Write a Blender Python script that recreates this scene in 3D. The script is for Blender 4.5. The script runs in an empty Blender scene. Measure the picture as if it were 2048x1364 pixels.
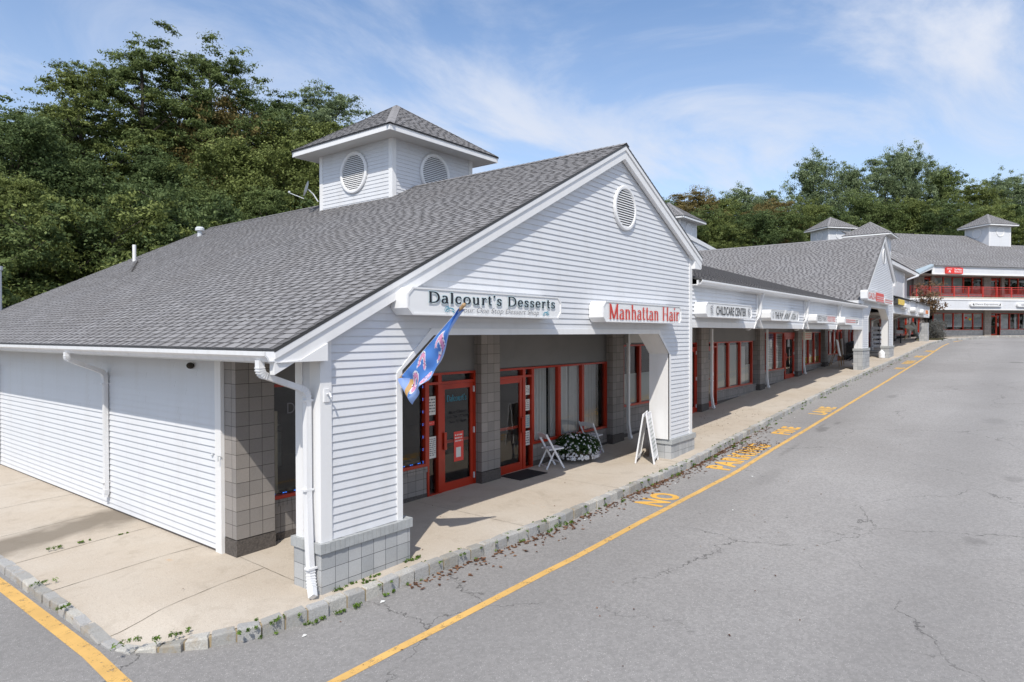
import bpy, math, random
import numpy as np
from mathutils import Vector, Matrix
rnd = random.Random(7); rng = np.random.default_rng(7)
scn = bpy.context.scene
col = scn.collection
# ---------------------------------------------------------------- camera
F_PX, YAW, PITCH, ROLL = 1314.3, 38.285, -0.681, -0.16
CAM = (-4.875, -6.845, 3.2)
def cam_axes():
    a, p, r = map(math.radians, (YAW, PITCH, ROLL))
    F = Vector((math.cos(a), math.sin(a), 0)); R = Vector((math.sin(a), -math.cos(a), 0)); U = Vector((0, 0, 1))
    F2 = F*math.cos(p)+U*math.sin(p); U2 = U*math.cos(p)-F*math.sin(p)
    return F2, R*math.cos(r)+U2*math.sin(r), U2*math.cos(r)-R*math.sin(r)
cF, cR, cU = cam_axes()
cd = bpy.data.cameras.new('camera'); cam = bpy.data.objects.new('camera', cd); col.objects.link(cam)
m = Matrix((cR, cU, -cF)).transposed().to_4x4(); m.translation = Vector(CAM); cam.matrix_world = m
cd.sensor_width = 36; cd.lens = 36*F_PX/2048; cd.clip_start = .1; cd.clip_end = 2000
scn.camera = cam
# ---------------------------------------------------------------- light
SUN = Vector((-1, -.63, 1.43)).normalized()
sun_el = math.asin(SUN.z); sun_az = math.atan2(SUN.x, SUN.y)
sd = bpy.data.lights.new('sun', 'SUN'); sd.energy = 3.35; sd.angle = math.radians(.55); sd.color = (1, .945, .85)
so = bpy.data.objects.new('sun', sd); col.objects.link(so); so.rotation_euler = SUN.to_track_quat('Z', 'Y').to_euler()
so.location = (-20, -20, 40)
w = bpy.data.worlds.new('World'); scn.world = w; w.use_nodes = True
nt = w.node_tree; nt.nodes.clear()
def N(nt, typ, **kw):
    n = nt.nodes.new(typ)
    for k, v in kw.items():
        if k == 'ins':
            for i, val in v.items(): n.inputs[i].default_value = val
        else: setattr(n, k, v)
    return n
L = lambda nt, a, b: nt.links.new(a, b)
sky = N(nt, 'ShaderNodeTexSky', sky_type='NISHITA', sun_disc=False, sun_elevation=sun_el, sun_rotation=sun_az,
        altitude=100, air_density=1.0, dust_density=.5, ozone_density=3.2)
bg = N(nt, 'ShaderNodeBackground', ins={1: .15}); out = N(nt, 'ShaderNodeOutputWorld')
tc = N(nt, 'ShaderNodeTexCoord'); sep = N(nt, 'ShaderNodeSeparateXYZ'); L(nt, tc.outputs['Generated'], sep.inputs[0])
# thin high cloud laid out on a flat layer above the place: direction / height
zz = N(nt, 'ShaderNodeMath', operation='MAXIMUM', ins={1: .02}); L(nt, sep.outputs[2], zz.inputs[0])
za = N(nt, 'ShaderNodeMath', operation='ADD', ins={1: .12}); L(nt, zz.outputs[0], za.inputs[0])
dx = N(nt, 'ShaderNodeMath', operation='DIVIDE'); dy = N(nt, 'ShaderNodeMath', operation='DIVIDE')
L(nt, sep.outputs[0], dx.inputs[0]); L(nt, sep.outputs[1], dy.inputs[0]); L(nt, za.outputs[0], dx.inputs[1]); L(nt, za.outputs[0], dy.inputs[1])
cmb = N(nt, 'ShaderNodeCombineXYZ'); L(nt, dx.outputs[0], cmb.inputs[0]); L(nt, dy.outputs[0], cmb.inputs[1])
mp = N(nt, 'ShaderNodeMapping'); mp.inputs['Rotation'].default_value = (0, 0, math.radians(-12)); mp.inputs['Scale'].default_value = (.55, 1.05, 1)
mp.inputs['Location'].default_value = (3.1, 1.7, 0)
L(nt, cmb.outputs[0], mp.inputs[0])
n1 = N(nt, 'ShaderNodeTexNoise', ins={'Scale': 1.05, 'Detail': 10, 'Roughness': .60, 'Distortion': .9}); L(nt, mp.outputs[0], n1.inputs['Vector'])
n2 = N(nt, 'ShaderNodeTexNoise', ins={'Scale': .35, 'Detail': 3, 'Roughness': .5}); L(nt, mp.outputs[0], n2.inputs['Vector'])
mr = N(nt, 'ShaderNodeMapRange', ins={1: .35, 2: .68, 3: 0.0, 4: .90}); mr.interpolation_type = 'SMOOTHSTEP'; L(nt, n1.outputs[0], mr.inputs[0])
mr2 = N(nt, 'ShaderNodeMapRange', ins={1: .34, 2: .58, 3: .5, 4: 1}); mr2.interpolation_type = 'SMOOTHSTEP'; L(nt, n2.outputs[0], mr2.inputs[0])
mm = N(nt, 'ShaderNodeMath', operation='MULTIPLY'); L(nt, mr.outputs[0], mm.inputs[0]); L(nt, mr2.outputs[0], mm.inputs[1])
# haze low in the sky
hz = N(nt, 'ShaderNodeMapRange', ins={1: .0, 2: .45, 3: .46, 4: .0}); L(nt, zz.outputs[0], hz.inputs[0])
mx = N(nt, 'ShaderNodeMath', operation='MAXIMUM'); L(nt, mm.outputs[0], mx.inputs[0]); L(nt, hz.outputs[0], mx.inputs[1])
ad = N(nt, 'ShaderNodeMath', operation='MULTIPLY_ADD', ins={1: .45}); L(nt, mm.outputs[0], ad.inputs[0]); L(nt, mx.outputs[0], ad.inputs[2])
mix = N(nt, 'ShaderNodeMix', data_type='RGBA'); L(nt, ad.outputs[0], mix.inputs[0]); L(nt, sky.outputs[0], mix.inputs[6]); mix.inputs[7].default_value = (3.9, 4.2, 4.85, 1)
L(nt, mix.outputs[2], bg.inputs[0]); L(nt, bg.outputs[0], out.inputs[0])
scn.view_settings.view_transform = 'Standard'; scn.view_settings.look = 'None'; scn.view_settings.exposure = .35; scn.view_settings.gamma = 1
scn.cycles.max_bounces = 8; scn.cycles.transparent_max_bounces = 12; scn.cycles.diffuse_bounces = 3; scn.cycles.glossy_bounces = 3
scn.cycles.sample_clamp_indirect = 6; scn.cycles.caustics_reflective = False; scn.cycles.caustics_refractive = False
scn.cycles.use_denoising = True
# ---------------------------------------------------------------- ground profile
GX = [-300, -30, 0, 1.4, 10, 11.3, 14, 19.3, 32, 42, 53, 62, 72, 84, 200, 400]
GZ = [-1.2, -.9, 0, .04, .14, .2, .32, .58, 1.2, 1.66, 2.22, 2.6, 2.74, 2.8, 3.1, 3.1]
def g(x): return float(np.interp(x, GX, GZ))
KERB = .15
# ---------------------------------------------------------------- materials
MATS = {}
def newmat(name):
    mt = bpy.data.materials.new(name); mt.use_nodes = True; nt = mt.node_tree
    b = nt.nodes['Principled BSDF']; MATS[name] = mt
    return mt, nt, b
def ramp(nt, fac, stops):
    r = N(nt, 'ShaderNodeValToRGB'); L(nt, fac, r.inputs[0]); e = r.color_ramp.elements
    while len(e) < len(stops): e.new(.5)
    for i, (p, c) in enumerate(stops):
        e[i].position = p; e[i].color = (*c, 1) if len(c) == 3 else c
    return r.outputs[0]
def mixc(nt, f, a, b, mode='MIX'):
    x = N(nt, 'ShaderNodeMix', data_type='RGBA', blend_type=mode)
    for i, s in ((0, f), (6, a), (7, b)):
        if isinstance(s, (int, float)): x.inputs[i].default_value = s
        elif isinstance(s, tuple): x.inputs[i].default_value = (*s, 1) if len(s) == 3 else s
        else: L(nt, s, x.inputs[i])
    return x.outputs[2]
def noise(nt, vec, scale, detail=4, rough=.55, dist=0):
    n = N(nt, 'ShaderNodeTexNoise', ins={'Scale': scale, 'Detail': detail, 'Roughness': rough, 'Distortion': dist})
    if vec is not None: L(nt, vec, n.inputs['Vector'])
    return n.outputs[0]
def bump(nt, h, b, strength=.3, dist=.01):
    x = N(nt, 'ShaderNodeBump', ins={'Strength': strength, 'Distance': dist}); L(nt, h, x.inputs['Height']); L(nt, x.outputs[0], b.inputs['Normal'])
def wpos(nt):
    return N(nt, 'ShaderNodeNewGeometry').outputs['Position']
def maprange(nt, v, a, b, c=0, d=1):
    x = N(nt, 'ShaderNodeMapRange', ins={1: a, 2: b, 3: c, 4: d}); L(nt, v, x.inputs[0]); return x.outputs[0]
def math2(nt, op, a, b=None, clamp=False):
    x = N(nt, 'ShaderNodeMath', operation=op, use_clamp=clamp)
    for i, s in ((0, a), (1, b)):
        if s is None: continue
        if isinstance(s, (int, float)): x.inputs[i].default_value = s
        else: L(nt, s, x.inputs[i])
    return x.outputs[0]
def dirty(name, c, rough=.5, amt=.12, scale=1.3, dirt=None, spec=.5, fine=0, streak=False):
    mt, nt, b = newmat(name); P = wpos(nt)
    v = P
    if streak:
        mpp = N(nt, 'ShaderNodeMapping'); mpp.inputs['Scale'].default_value = (3.5, 3.5, .5); L(nt, P, mpp.inputs[0]); v = mpp.outputs[0]
    n = noise(nt, v, scale, 6, .65)
    dc = dirt or tuple(x*.55 for x in c)
    f = maprange(nt, n, .48, .8, 0, amt*2.2)
    cc = mixc(nt, f, c, dc)
    if fine:
        f2 = noise(nt, P, 90, 2, .6); cc = mixc(nt, maprange(nt, f2, .3, .7, 0, fine), cc, tuple(x*.6 for x in c))
    if streak:      # boards differ a little from one another
        bump(nt, noise(nt, P, 1.1, 3, .5), b, .25, .02)
        at = N(nt, 'ShaderNodeAttribute', attribute_name='tone'); cc = mixc(nt, maprange(nt, at.outputs['Fac'], 0, 1, 0, .09), cc, tuple(x*.72 for x in c))
    L(nt, cc, b.inputs['Base Color']); b.inputs['Roughness'].default_value = rough; b.inputs['Specular IOR Level'].default_value = spec
    return mt
dirty('siding', (.665, .678, .708), .42, .14, .9, (.50, .48, .45), .4, streak=True)
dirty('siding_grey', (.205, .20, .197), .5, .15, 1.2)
dirty('trim', (.78, .78, .785), .38, .1, 1.6, (.5, .49, .46), streak=True)
dirty('soffit', (.52, .505, .48), .5, .1)
dirty('gutter', (.76, .765, .78), .3, .16, 2.2, (.46, .44, .4), streak=True)
dirty('red_frame', (.43, .030, .010), .32, .25, 3, (.2, .02, .012))
dirty('red_rail', (.55, .06, .05), .35, .15, 3)
dirty('black', (.012, .012, .013), .5, .1)
dirty('dark_metal', (.05, .05, .05), .4, .2)
dirty('mat_rubber', (.012, .013, .016), .85, .3, 9, (.03, .03, .03))
dirty('plastic_white', (.78, .79, .82), .35, .08, 4)
dirty('wood', (.42, .27, .14), .6, .3, 14)
dirty('paper', (.72, .72, .70), .6, .1, 5)
dirty('paper_red', (.55, .05, .035), .5, .1, 5)
dirty('panel_white', (.80, .805, .81), .3, .06, 2)
dirty('ink_black', (.012, .012, .018), .4, .02)
dirty('ink_grey', (.16, .16, .18), .4, .02)
dirty('ink_red', (.62, .045, .03), .4, .05)
dirty('ink_teal', (.05, .30, .42), .4, .02)
dirty('ink_halo', (.60, .74, .79), .4, .02)
dirty('sign_red', (.72, .05, .04), .35, .05)
dirty('yellow_poster', (.75, .60, .03), .5, .1, 6)
dirty('dark_steel', (.28, .30, .33), .35, .2, 6)
dirty('zinc', (.60, .63, .66), .35, .2, 5)
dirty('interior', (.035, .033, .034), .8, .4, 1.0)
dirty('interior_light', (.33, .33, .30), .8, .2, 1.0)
dirty('film', (.46, .50, .47), .35, .1, 1.0)
dirty('curtain', (.90, .895, .88), .8, .1, 6)
dirty('beige_door', (.55, .47, .33), .5, .1, 2)
dirty('umbrella_cloth', (.66, .63, .54), .8, .2, 2)
dirty('orange', (.75, .20, .03), .4, .05)
dirty('gold', (.75, .55, .12), .35, .2, 4)
dirty('purple', (.30, .22, .45), .5, .1)
dirty('dirt_joint', (.16, .135, .10), .95, .5, 3, (.05, .06, .02))
dirty('skylight_flashing', (.33, .40, .45), .35, .2)

def led():
    mt, nt, b = newmat('led_blue'); b.inputs['Base Color'].default_value = (.02, .1, .6, 1)
    b.inputs['Emission Color'].default_value = (.05, .25, 1, 1); b.inputs['Emission Strength'].default_value = .8
led()
def cmu(name, c, mortar, stain, rough=.85):
    mt, nt, b = newmat(name)
    uv = N(nt, 'ShaderNodeUVMap', uv_map='UVMap').outputs[0]; P = wpos(nt)
    br = N(nt, 'ShaderNodeTexBrick', offset=0.0, squash=1.0, ins={'Scale': 1, 'Mortar Size': .0036, 'Mortar Smooth': .3, 'Bias': 0, 'Brick Width': .2032, 'Row Height': .2032})
    L(nt, uv, br.inputs['Vector'])
    br.inputs['Color1'].default_value = (.86, .86, .86, 1); br.inputs['Color2'].default_value = (1.12, 1.1, 1.08, 1); br.inputs['Mortar'].default_value = (*mortar, 1)
    big = noise(nt, P, 1.1, 5, .6); fine = noise(nt, P, 45, 5, .7)
    cc = mixc(nt, maprange(nt, big, .42, .75, 0, .5), c, stain)
    cc = mixc(nt, maprange(nt, fine, .35, .7, 0, .28), cc, tuple(x*.55 for x in c))
    # splashed, rain-washed foot: rough darker blocks in the bottom course (uv v runs from the ground up)
    sepp = N(nt, 'ShaderNodeSeparateXYZ'); L(nt, uv, sepp.inputs[0])
    cc = mixc(nt, 1.0, cc, br.outputs[0], 'MULTIPLY')
    L(nt, cc, b.inputs['Base Color']); b.inputs['Roughness'].default_value = rough
    h = math2(nt, 'ADD', math2(nt, 'MULTIPLY', br.outputs['Fac'], -1.0), math2(nt, 'MULTIPLY', fine, .35))
    bump(nt, h, b, .6, .006)
cmu('cmu_painted', (.42, .435, .45), (.24, .24, .245), (.34, .35, .36))
cmu('cmu_tan', (.295, .275, .262), (.15, .138, .125), (.22, .20, .185))
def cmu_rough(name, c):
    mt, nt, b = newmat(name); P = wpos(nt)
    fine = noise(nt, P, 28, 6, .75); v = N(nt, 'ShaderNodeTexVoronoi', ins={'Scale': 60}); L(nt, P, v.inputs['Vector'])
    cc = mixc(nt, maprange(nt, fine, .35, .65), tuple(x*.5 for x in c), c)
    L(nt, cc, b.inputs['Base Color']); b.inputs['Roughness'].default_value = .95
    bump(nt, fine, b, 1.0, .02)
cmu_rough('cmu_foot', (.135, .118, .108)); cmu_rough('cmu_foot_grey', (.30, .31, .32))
def shingle():
    mt, nt, b = newmat('shingle'); P = wpos(nt)
    a = N(nt, 'ShaderNodeAttribute', attribute_name='tone')
    c = ramp(nt, a.outputs['Fac'], [(0, (.075, .073, .076)), (.30, (.150, .146, .151)), (.5, (.245, .240, .247)), (1, (.335, .329, .336))])
    gr = noise(nt, P, 130, 3, .8); big = noise(nt, P, .55, 4, .6)
    c = mixc(nt, maprange(nt, gr, .35, .68, 0, .4), c, (.05, .05, .055))
    c = mixc(nt, maprange(nt, gr, .60, .85, 0, .5), c, (.42, .41, .42))
    c = mixc(nt, maprange(nt, big, .38, .72, 0, .38), c, (.16, .150, .145))
    L(nt, c, b.inputs['Base Color']); b.inputs['Roughness'].default_value = .92
    bump(nt, gr, b, .5, .003)
shingle()
def concrete():
    mt, nt, b = newmat('concrete'); P = wpos(nt)
    base = mixc(nt, maprange(nt, noise(nt, P, .45, 5, .6), .35, .7), (.49, .42, .34), (.56, .505, .435))
    base = mixc(nt, maprange(nt, noise(nt, P, 2.3, 6, .7, .5), .52, .75, 0, .55), base, (.33, .275, .21))
    v = N(nt, 'ShaderNodeTexVoronoi', ins={'Scale': 62}); L(nt, P, v.inputs['Vector'])
    sp = maprange(nt, v.outputs['Distance'], .0, .38, 1, 0)
    cs = N(nt, 'ShaderNodeSeparateColor'); L(nt, v.outputs['Color'], cs.inputs[0])
    base = mixc(nt, math2(nt, 'MULTIPLY', sp, maprange(nt, cs.outputs[0], .62, .7)), base, (.24, .19, .15))
    base = mixc(nt, math2(nt, 'MULTIPLY', sp, maprange(nt, cs.outputs[1], .74, .8)), base, (.70, .67, .60))
    v3 = N(nt, 'ShaderNodeTexVoronoi', ins={'Scale': 150}); L(nt, P, v3.inputs['Vector'])
    cs3 = N(nt, 'ShaderNodeSeparateColor'); L(nt, v3.outputs['Color'], cs3.inputs[0])
    base = mixc(nt, maprange(nt, cs3.outputs[0], .0, 1, 0, .22), base, (.25, .21, .17))
    # rust coloured stains
    base = mixc(nt, maprange(nt, noise(nt, P, 1.15, 5, .6, 1.2), .70, .79, 0, .5), base, (.52, .30, .13))
    # dark damp trail leading away from the downspout of the side wall
    sp3 = N(nt, 'ShaderNodeSeparateXYZ'); L(nt, P, sp3.inputs[0])
    wob = math2(nt, 'MULTIPLY', math2(nt, 'SUBTRACT', noise(nt, P, 1.4, 4, .6), .5), 1.0)
    yy = math2(nt, 'ABSOLUTE', math2(nt, 'ADD', math2(nt, 'ADD', math2(nt, 'SUBTRACT', sp3.outputs[1], 5.75), math2(nt, 'MULTIPLY', sp3.outputs[0], -.05)), wob))
    tr = math2(nt, 'MULTIPLY', maprange(nt, yy, .25, .75, .75, 0), maprange(nt, sp3.outputs[0], .4, .1, 0, 1))
    tr.node.use_clamp = True
    base = mixc(nt, tr, base, (.14, .115, .085))
    L(nt, base, b.inputs['Base Color']); b.inputs['Roughness'].default_value = .9
    bump(nt, math2(nt, 'ADD', v.outputs['Distance'], noise(nt, P, 30, 4)), b, .35, .004)
concrete()
def asphalt():
    mt, nt, b = newmat('asphalt'); P = wpos(nt)
    big = noise(nt, P, .13, 5, .62); mid = noise(nt, P, .9, 6, .65)
    base = mixc(nt, maprange(nt, big, .35, .68), (.268, .255, .246), (.335, .322, .314))
    base = mixc(nt, maprange(nt, mid, .45, .8, 0, .4), base, (.36, .35, .345))
    # darker newer asphalt close round the corner of the kerb
    sp3 = N(nt, 'ShaderNodeSeparateXYZ'); L(nt, P, sp3.inputs[0])
    near = math2(nt, 'ADD', sp3.outputs[0], math2(nt, 'MULTIPLY', noise(nt, P, .5, 4), 3))
    base = mixc(nt, maprange(nt, near, 2.5, 7.5, .42, 0), base, (.175, .170, .168))
    v = N(nt, 'ShaderNodeTexVoronoi', ins={'Scale': 75}); L(nt, P, v.inputs['Vector'])
    cs = N(nt, 'ShaderNodeSeparateColor'); L(nt, v.outputs['Color'], cs.inputs[0])
    sp = maprange(nt, v.outputs['Distance'], .1, .42, 1, 0)
    base = mixc(nt, math2(nt, 'MULTIPLY', sp, maprange(nt, cs.outputs[0], .70, .78)), base, (.58, .56, .54))
    base = mixc(nt, math2(nt, 'MULTIPLY', sp, maprange(nt, cs.outputs[1], .6, .68)), base, (.13, .128, .125))
    v2 = N(nt, 'ShaderNodeTexVoronoi', ins={'Scale': 28}); L(nt, P, v2.inputs['Vector'])
    cs2 = N(nt, 'ShaderNodeSeparateColor'); L(nt, v2.outputs['Color'], cs2.inputs[0])
    base = mixc(nt, maprange(nt, cs2.outputs[0], .2, .9, 0, .34), base, (.15, .146, .142))
    # cracks
    wv = N(nt, 'ShaderNodeVectorMath', operation='ADD'); nn = N(nt, 'ShaderNodeTexNoise', ins={'Scale': 1.3, 'Detail': 5, 'Roughness': .65}); L(nt, P, nn.inputs['Vector'])
    ws = N(nt, 'ShaderNodeVectorMath', operation='SCALE', ins={3: .9}); L(nt, nn.outputs['Color'], ws.inputs[0]); L(nt, P, wv.inputs[0]); L(nt, ws.outputs[0], wv.inputs[1])
    vc = N(nt, 'ShaderNodeTexVoronoi', feature='DISTANCE_TO_EDGE', ins={'Scale': .27}); L(nt, wv.outputs[0], vc.inputs['Vector'])
    gate = maprange(nt, noise(nt, P, .33, 2), .45, .54)
    cr = math2(nt, 'MULTIPLY', maprange(nt, vc.outputs['Distance'], .0007, .0042, .80, 0), math2(nt, 'MULTIPLY', gate, maprange(nt, noise(nt, P, 2.6, 4), .30, .50)))
    base = mixc(nt, cr, base, (.05, .048, .045))
    # oil spots
    vo = N(nt, 'ShaderNodeTexVoronoi', ins={'Scale': .16}); L(nt, wv.outputs[0], vo.inputs['Vector'])
    base = mixc(nt, maprange(nt, vo.outputs['Distance'], .03, .075, .5, 0), base, (.06, .058, .055))
    # named oil drips and a scuff beside the painted line
    for cx_, cy_, rx_, ry_, st_ in ((16.3, -1.95, .50, .17, .5), (16.9, -1.80, .45, .07, .35), (17.6, -2.1, .32, .09, .4), (13.2, -1.9, .9, .10, .25), (10.0, -2.3, 1.1, .22, .16), (24.5, -2.6, .5, .2, .3), (7.5, -6.2, .22, .2, .3), (12.5, -6.6, .3, .22, .25), (20, -6.0, .6, .4, .2)):
        vs = N(nt, 'ShaderNodeVectorMath', operation='SUBTRACT'); vs.inputs[1].default_value = (cx_, cy_, 0); L(nt, P, vs.inputs[0])
        vm = N(nt, 'ShaderNodeVectorMath', operation='MULTIPLY'); vm.inputs[1].default_value = (1/rx_, 1/ry_, 0); L(nt, vs.outputs[0], vm.inputs[0])
        vl = N(nt, 'ShaderNodeVectorMath', operation='LENGTH'); L(nt, vm.outputs[0], vl.inputs[0])
        dd = math2(nt, 'ADD', vl.outputs['Value'], math2(nt, 'MULTIPLY', math2(nt, 'SUBTRACT', noise(nt, P, 5, 4), .5), 1.6))
        base = mixc(nt, maprange(nt, dd, .55, 1.15, st_, 0), base, (.07, .066, .062))
    # tyre-darkened lanes running up the drive, and broad bleached areas between them
    lane = N(nt, 'ShaderNodeTexWave', wave_type='BANDS', bands_direction='Y', ins={'Scale': .085, 'Distortion': 2.2, 'Detail': 3, 'Detail Scale': .35}); L(nt, P, lane.inputs['Vector'])
    base = mixc(nt, maprange(nt, lane.outputs['Fac'], .45, 1, 0, .20), base, (.155, .150, .147))
    L(nt, base, b.inputs['Base Color']); b.inputs['Roughness'].default_value = .88
    bump(nt, v.outputs['Distance'], b, .5, .005)
asphalt()
def paint(name, c, keep):
    mt, nt, b = newmat(name); P = wpos(nt)
    n = noise(nt, P, 7, 8, .8); f = noise(nt, P, 60, 4, .8)
    wv = math2(nt, 'ADD', math2(nt, 'MULTIPLY', n, .6), math2(nt, 'MULTIPLY', f, .4))
    a = maprange(nt, wv, keep, keep-.05)
    cc = mixc(nt, maprange(nt, noise(nt, P, 3, 4), .3, .7), c, tuple(x*.82 for x in c))
    L(nt, cc, b.inputs['Base Color']); b.inputs['Roughness'].default_value = .75
    L(nt, a, b.inputs['Alpha'])
paint('yellow_paint', (.70, .43, .135), .60); paint('yellow_paint_worn', (.80, .45, .09), .72)
paint('yellow_paint_faint', (.78, .47, .12), .68)
def granite():
    mt, nt, b = newmat('granite'); P = wpos(nt)
    a = N(nt, 'ShaderNodeAttribute', attribute_name='tone')
    c = ramp(nt, a.outputs['Fac'], [(0, (.33, .32, .29)), (.5, (.42, .42, .42)), (1, (.56, .54, .49))])
    f = noise(nt, P, 55, 5, .8); c = mixc(nt, maprange(nt, f, .38, .62, 0, .5), c, (.22, .215, .21))
    c = mixc(nt, maprange(nt, noise(nt, P, 4, 5, .7), .55, .75, 0, .7), c, (.30, .22, .12))
    L(nt, c, b.inputs['Base Color']); b.inputs['Roughness'].default_value = .8
    bump(nt, noise(nt, P, 26, 6, .7), b, .9, .012)
granite()
def glass():
    mt, nt, b = newmat('glass'); nt.nodes.remove(b); o = nt.nodes['Material Output']
    fr = N(nt, 'ShaderNodeFresnel', ins={'IOR': 1.58}); tr = N(nt, 'ShaderNodeBsdfTransparent'); tr.inputs[0].default_value = (.97, .98, .975, 1)
    gl = N(nt, 'ShaderNodeBsdfGlossy', ins={'Roughness': .012}); gl.inputs[0].default_value = (1, 1, 1, 1)
    P = wpos(nt); bp = N(nt, 'ShaderNodeBump', ins={'Strength': .05, 'Distance': .02}); L(nt, noise(nt, P, 1.6, 1), bp.inputs['Height']); L(nt, bp.outputs[0], gl.inputs['Normal'])
    mxs = N(nt, 'ShaderNodeMixShader'); L(nt, fr.outputs[0], mxs.inputs[0]); L(nt, tr.outputs[0], mxs.inputs[1]); L(nt, gl.outputs[0], mxs.inputs[2]); L(nt, mxs.outputs[0], o.inputs[0])
glass()
def leafmat(name, dark, mid, light, trans=.35):
    mt, nt, b = newmat(name); o = nt.nodes['Material Output']
    a = N(nt, 'ShaderNodeAttribute', attribute_name='tone')
    c = ramp(nt, a.outputs['Fac'], [(0, dark), (.55, mid), (1, light)])
    L(nt, c, b.inputs['Base Color']); b.inputs['Roughness'].default_value = .7; b.inputs['Specular IOR Level'].default_value = .25
    t = N(nt, 'ShaderNodeBsdfTranslucent'); L(nt, mixc(nt, .5, c, tuple(min(1, x*1.8) for x in light)), t.inputs[0])
    ms = N(nt, 'ShaderNodeMixShader', ins={0: trans*.6}); L(nt, b.outputs[0], ms.inputs[1]); L(nt, t.outputs[0], ms.inputs[2]); L(nt, ms.outputs[0], o.inputs[0])
leafmat('leaf_green', (.034, .054, .014), (.100, .138, .042), (.22, .27, .10))
leafmat('leaf_dark', (.026, .044, .012), (.072, .108, .036), (.16, .21, .08))
leafmat('leaf_olive', (.048, .062, .014), (.125, .155, .040), (.25, .29, .095))
leafmat('leaf_pale', (.050, .075, .034), (.13, .175, .080), (.30, .36, .21))
leafmat('leaf_autumn', (.065, .052, .016), (.15, .120, .040), (.28, .22, .09))
leafmat('leaf_brown', (.08, .050, .028), (.16, .10, .055), (.25, .17, .10))
leafmat('leaf_grey', (.05, .05, .045), (.12, .12, .11), (.26, .26, .25))
leafmat('weed', (.03, .06, .008), (.09, .16, .02), (.18, .28, .05))
leafmat('litter', (.060, .028, .014), (.15, .068, .036), (.27, .15, .085), .1)
leafmat('planter_leaf', (.012, .03, .006), (.025, .06, .012), (.06, .11, .03), .25)
leafmat('petal', (.62, .62, .64), (.80, .80, .83), (.86, .86, .84), .25)
leafmat('petal_violet', (.25, .22, .42), (.38, .34, .58), (.5, .45, .7), .25)
dirty('bark', (.085, .068, .052), .9, .5, 6, (.20, .17, .14))
dirty('bark_dark', (.035, .028, .022), .9, .5, 6)
dirty('forest_floor', (.05, .045, .02), .95, .5, .4, (.03, .04, .012))
dirty('grass', (.07, .10, .025), .95, .5, .3, (.10, .09, .03))
def flagmat():
    mt, nt, b = newmat('flag_cloth'); a = N(nt, 'ShaderNodeAttribute', attribute_name='Col')
    L(nt, a.outputs['Color'], b.inputs['Base Color']); b.inputs['Roughness'].default_value = .6
    o = nt.nodes['Material Output']; t = N(nt, 'ShaderNodeBsdfTranslucent'); L(nt, a.outputs['Color'], t.inputs[0])
    ms = N(nt, 'ShaderNodeMixShader', ins={0: .3}); L(nt, b.outputs[0], ms.inputs[1]); L(nt, t.outputs[0], ms.inputs[2]); L(nt, ms.outputs[0], o.inputs[0])
flagmat()
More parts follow.
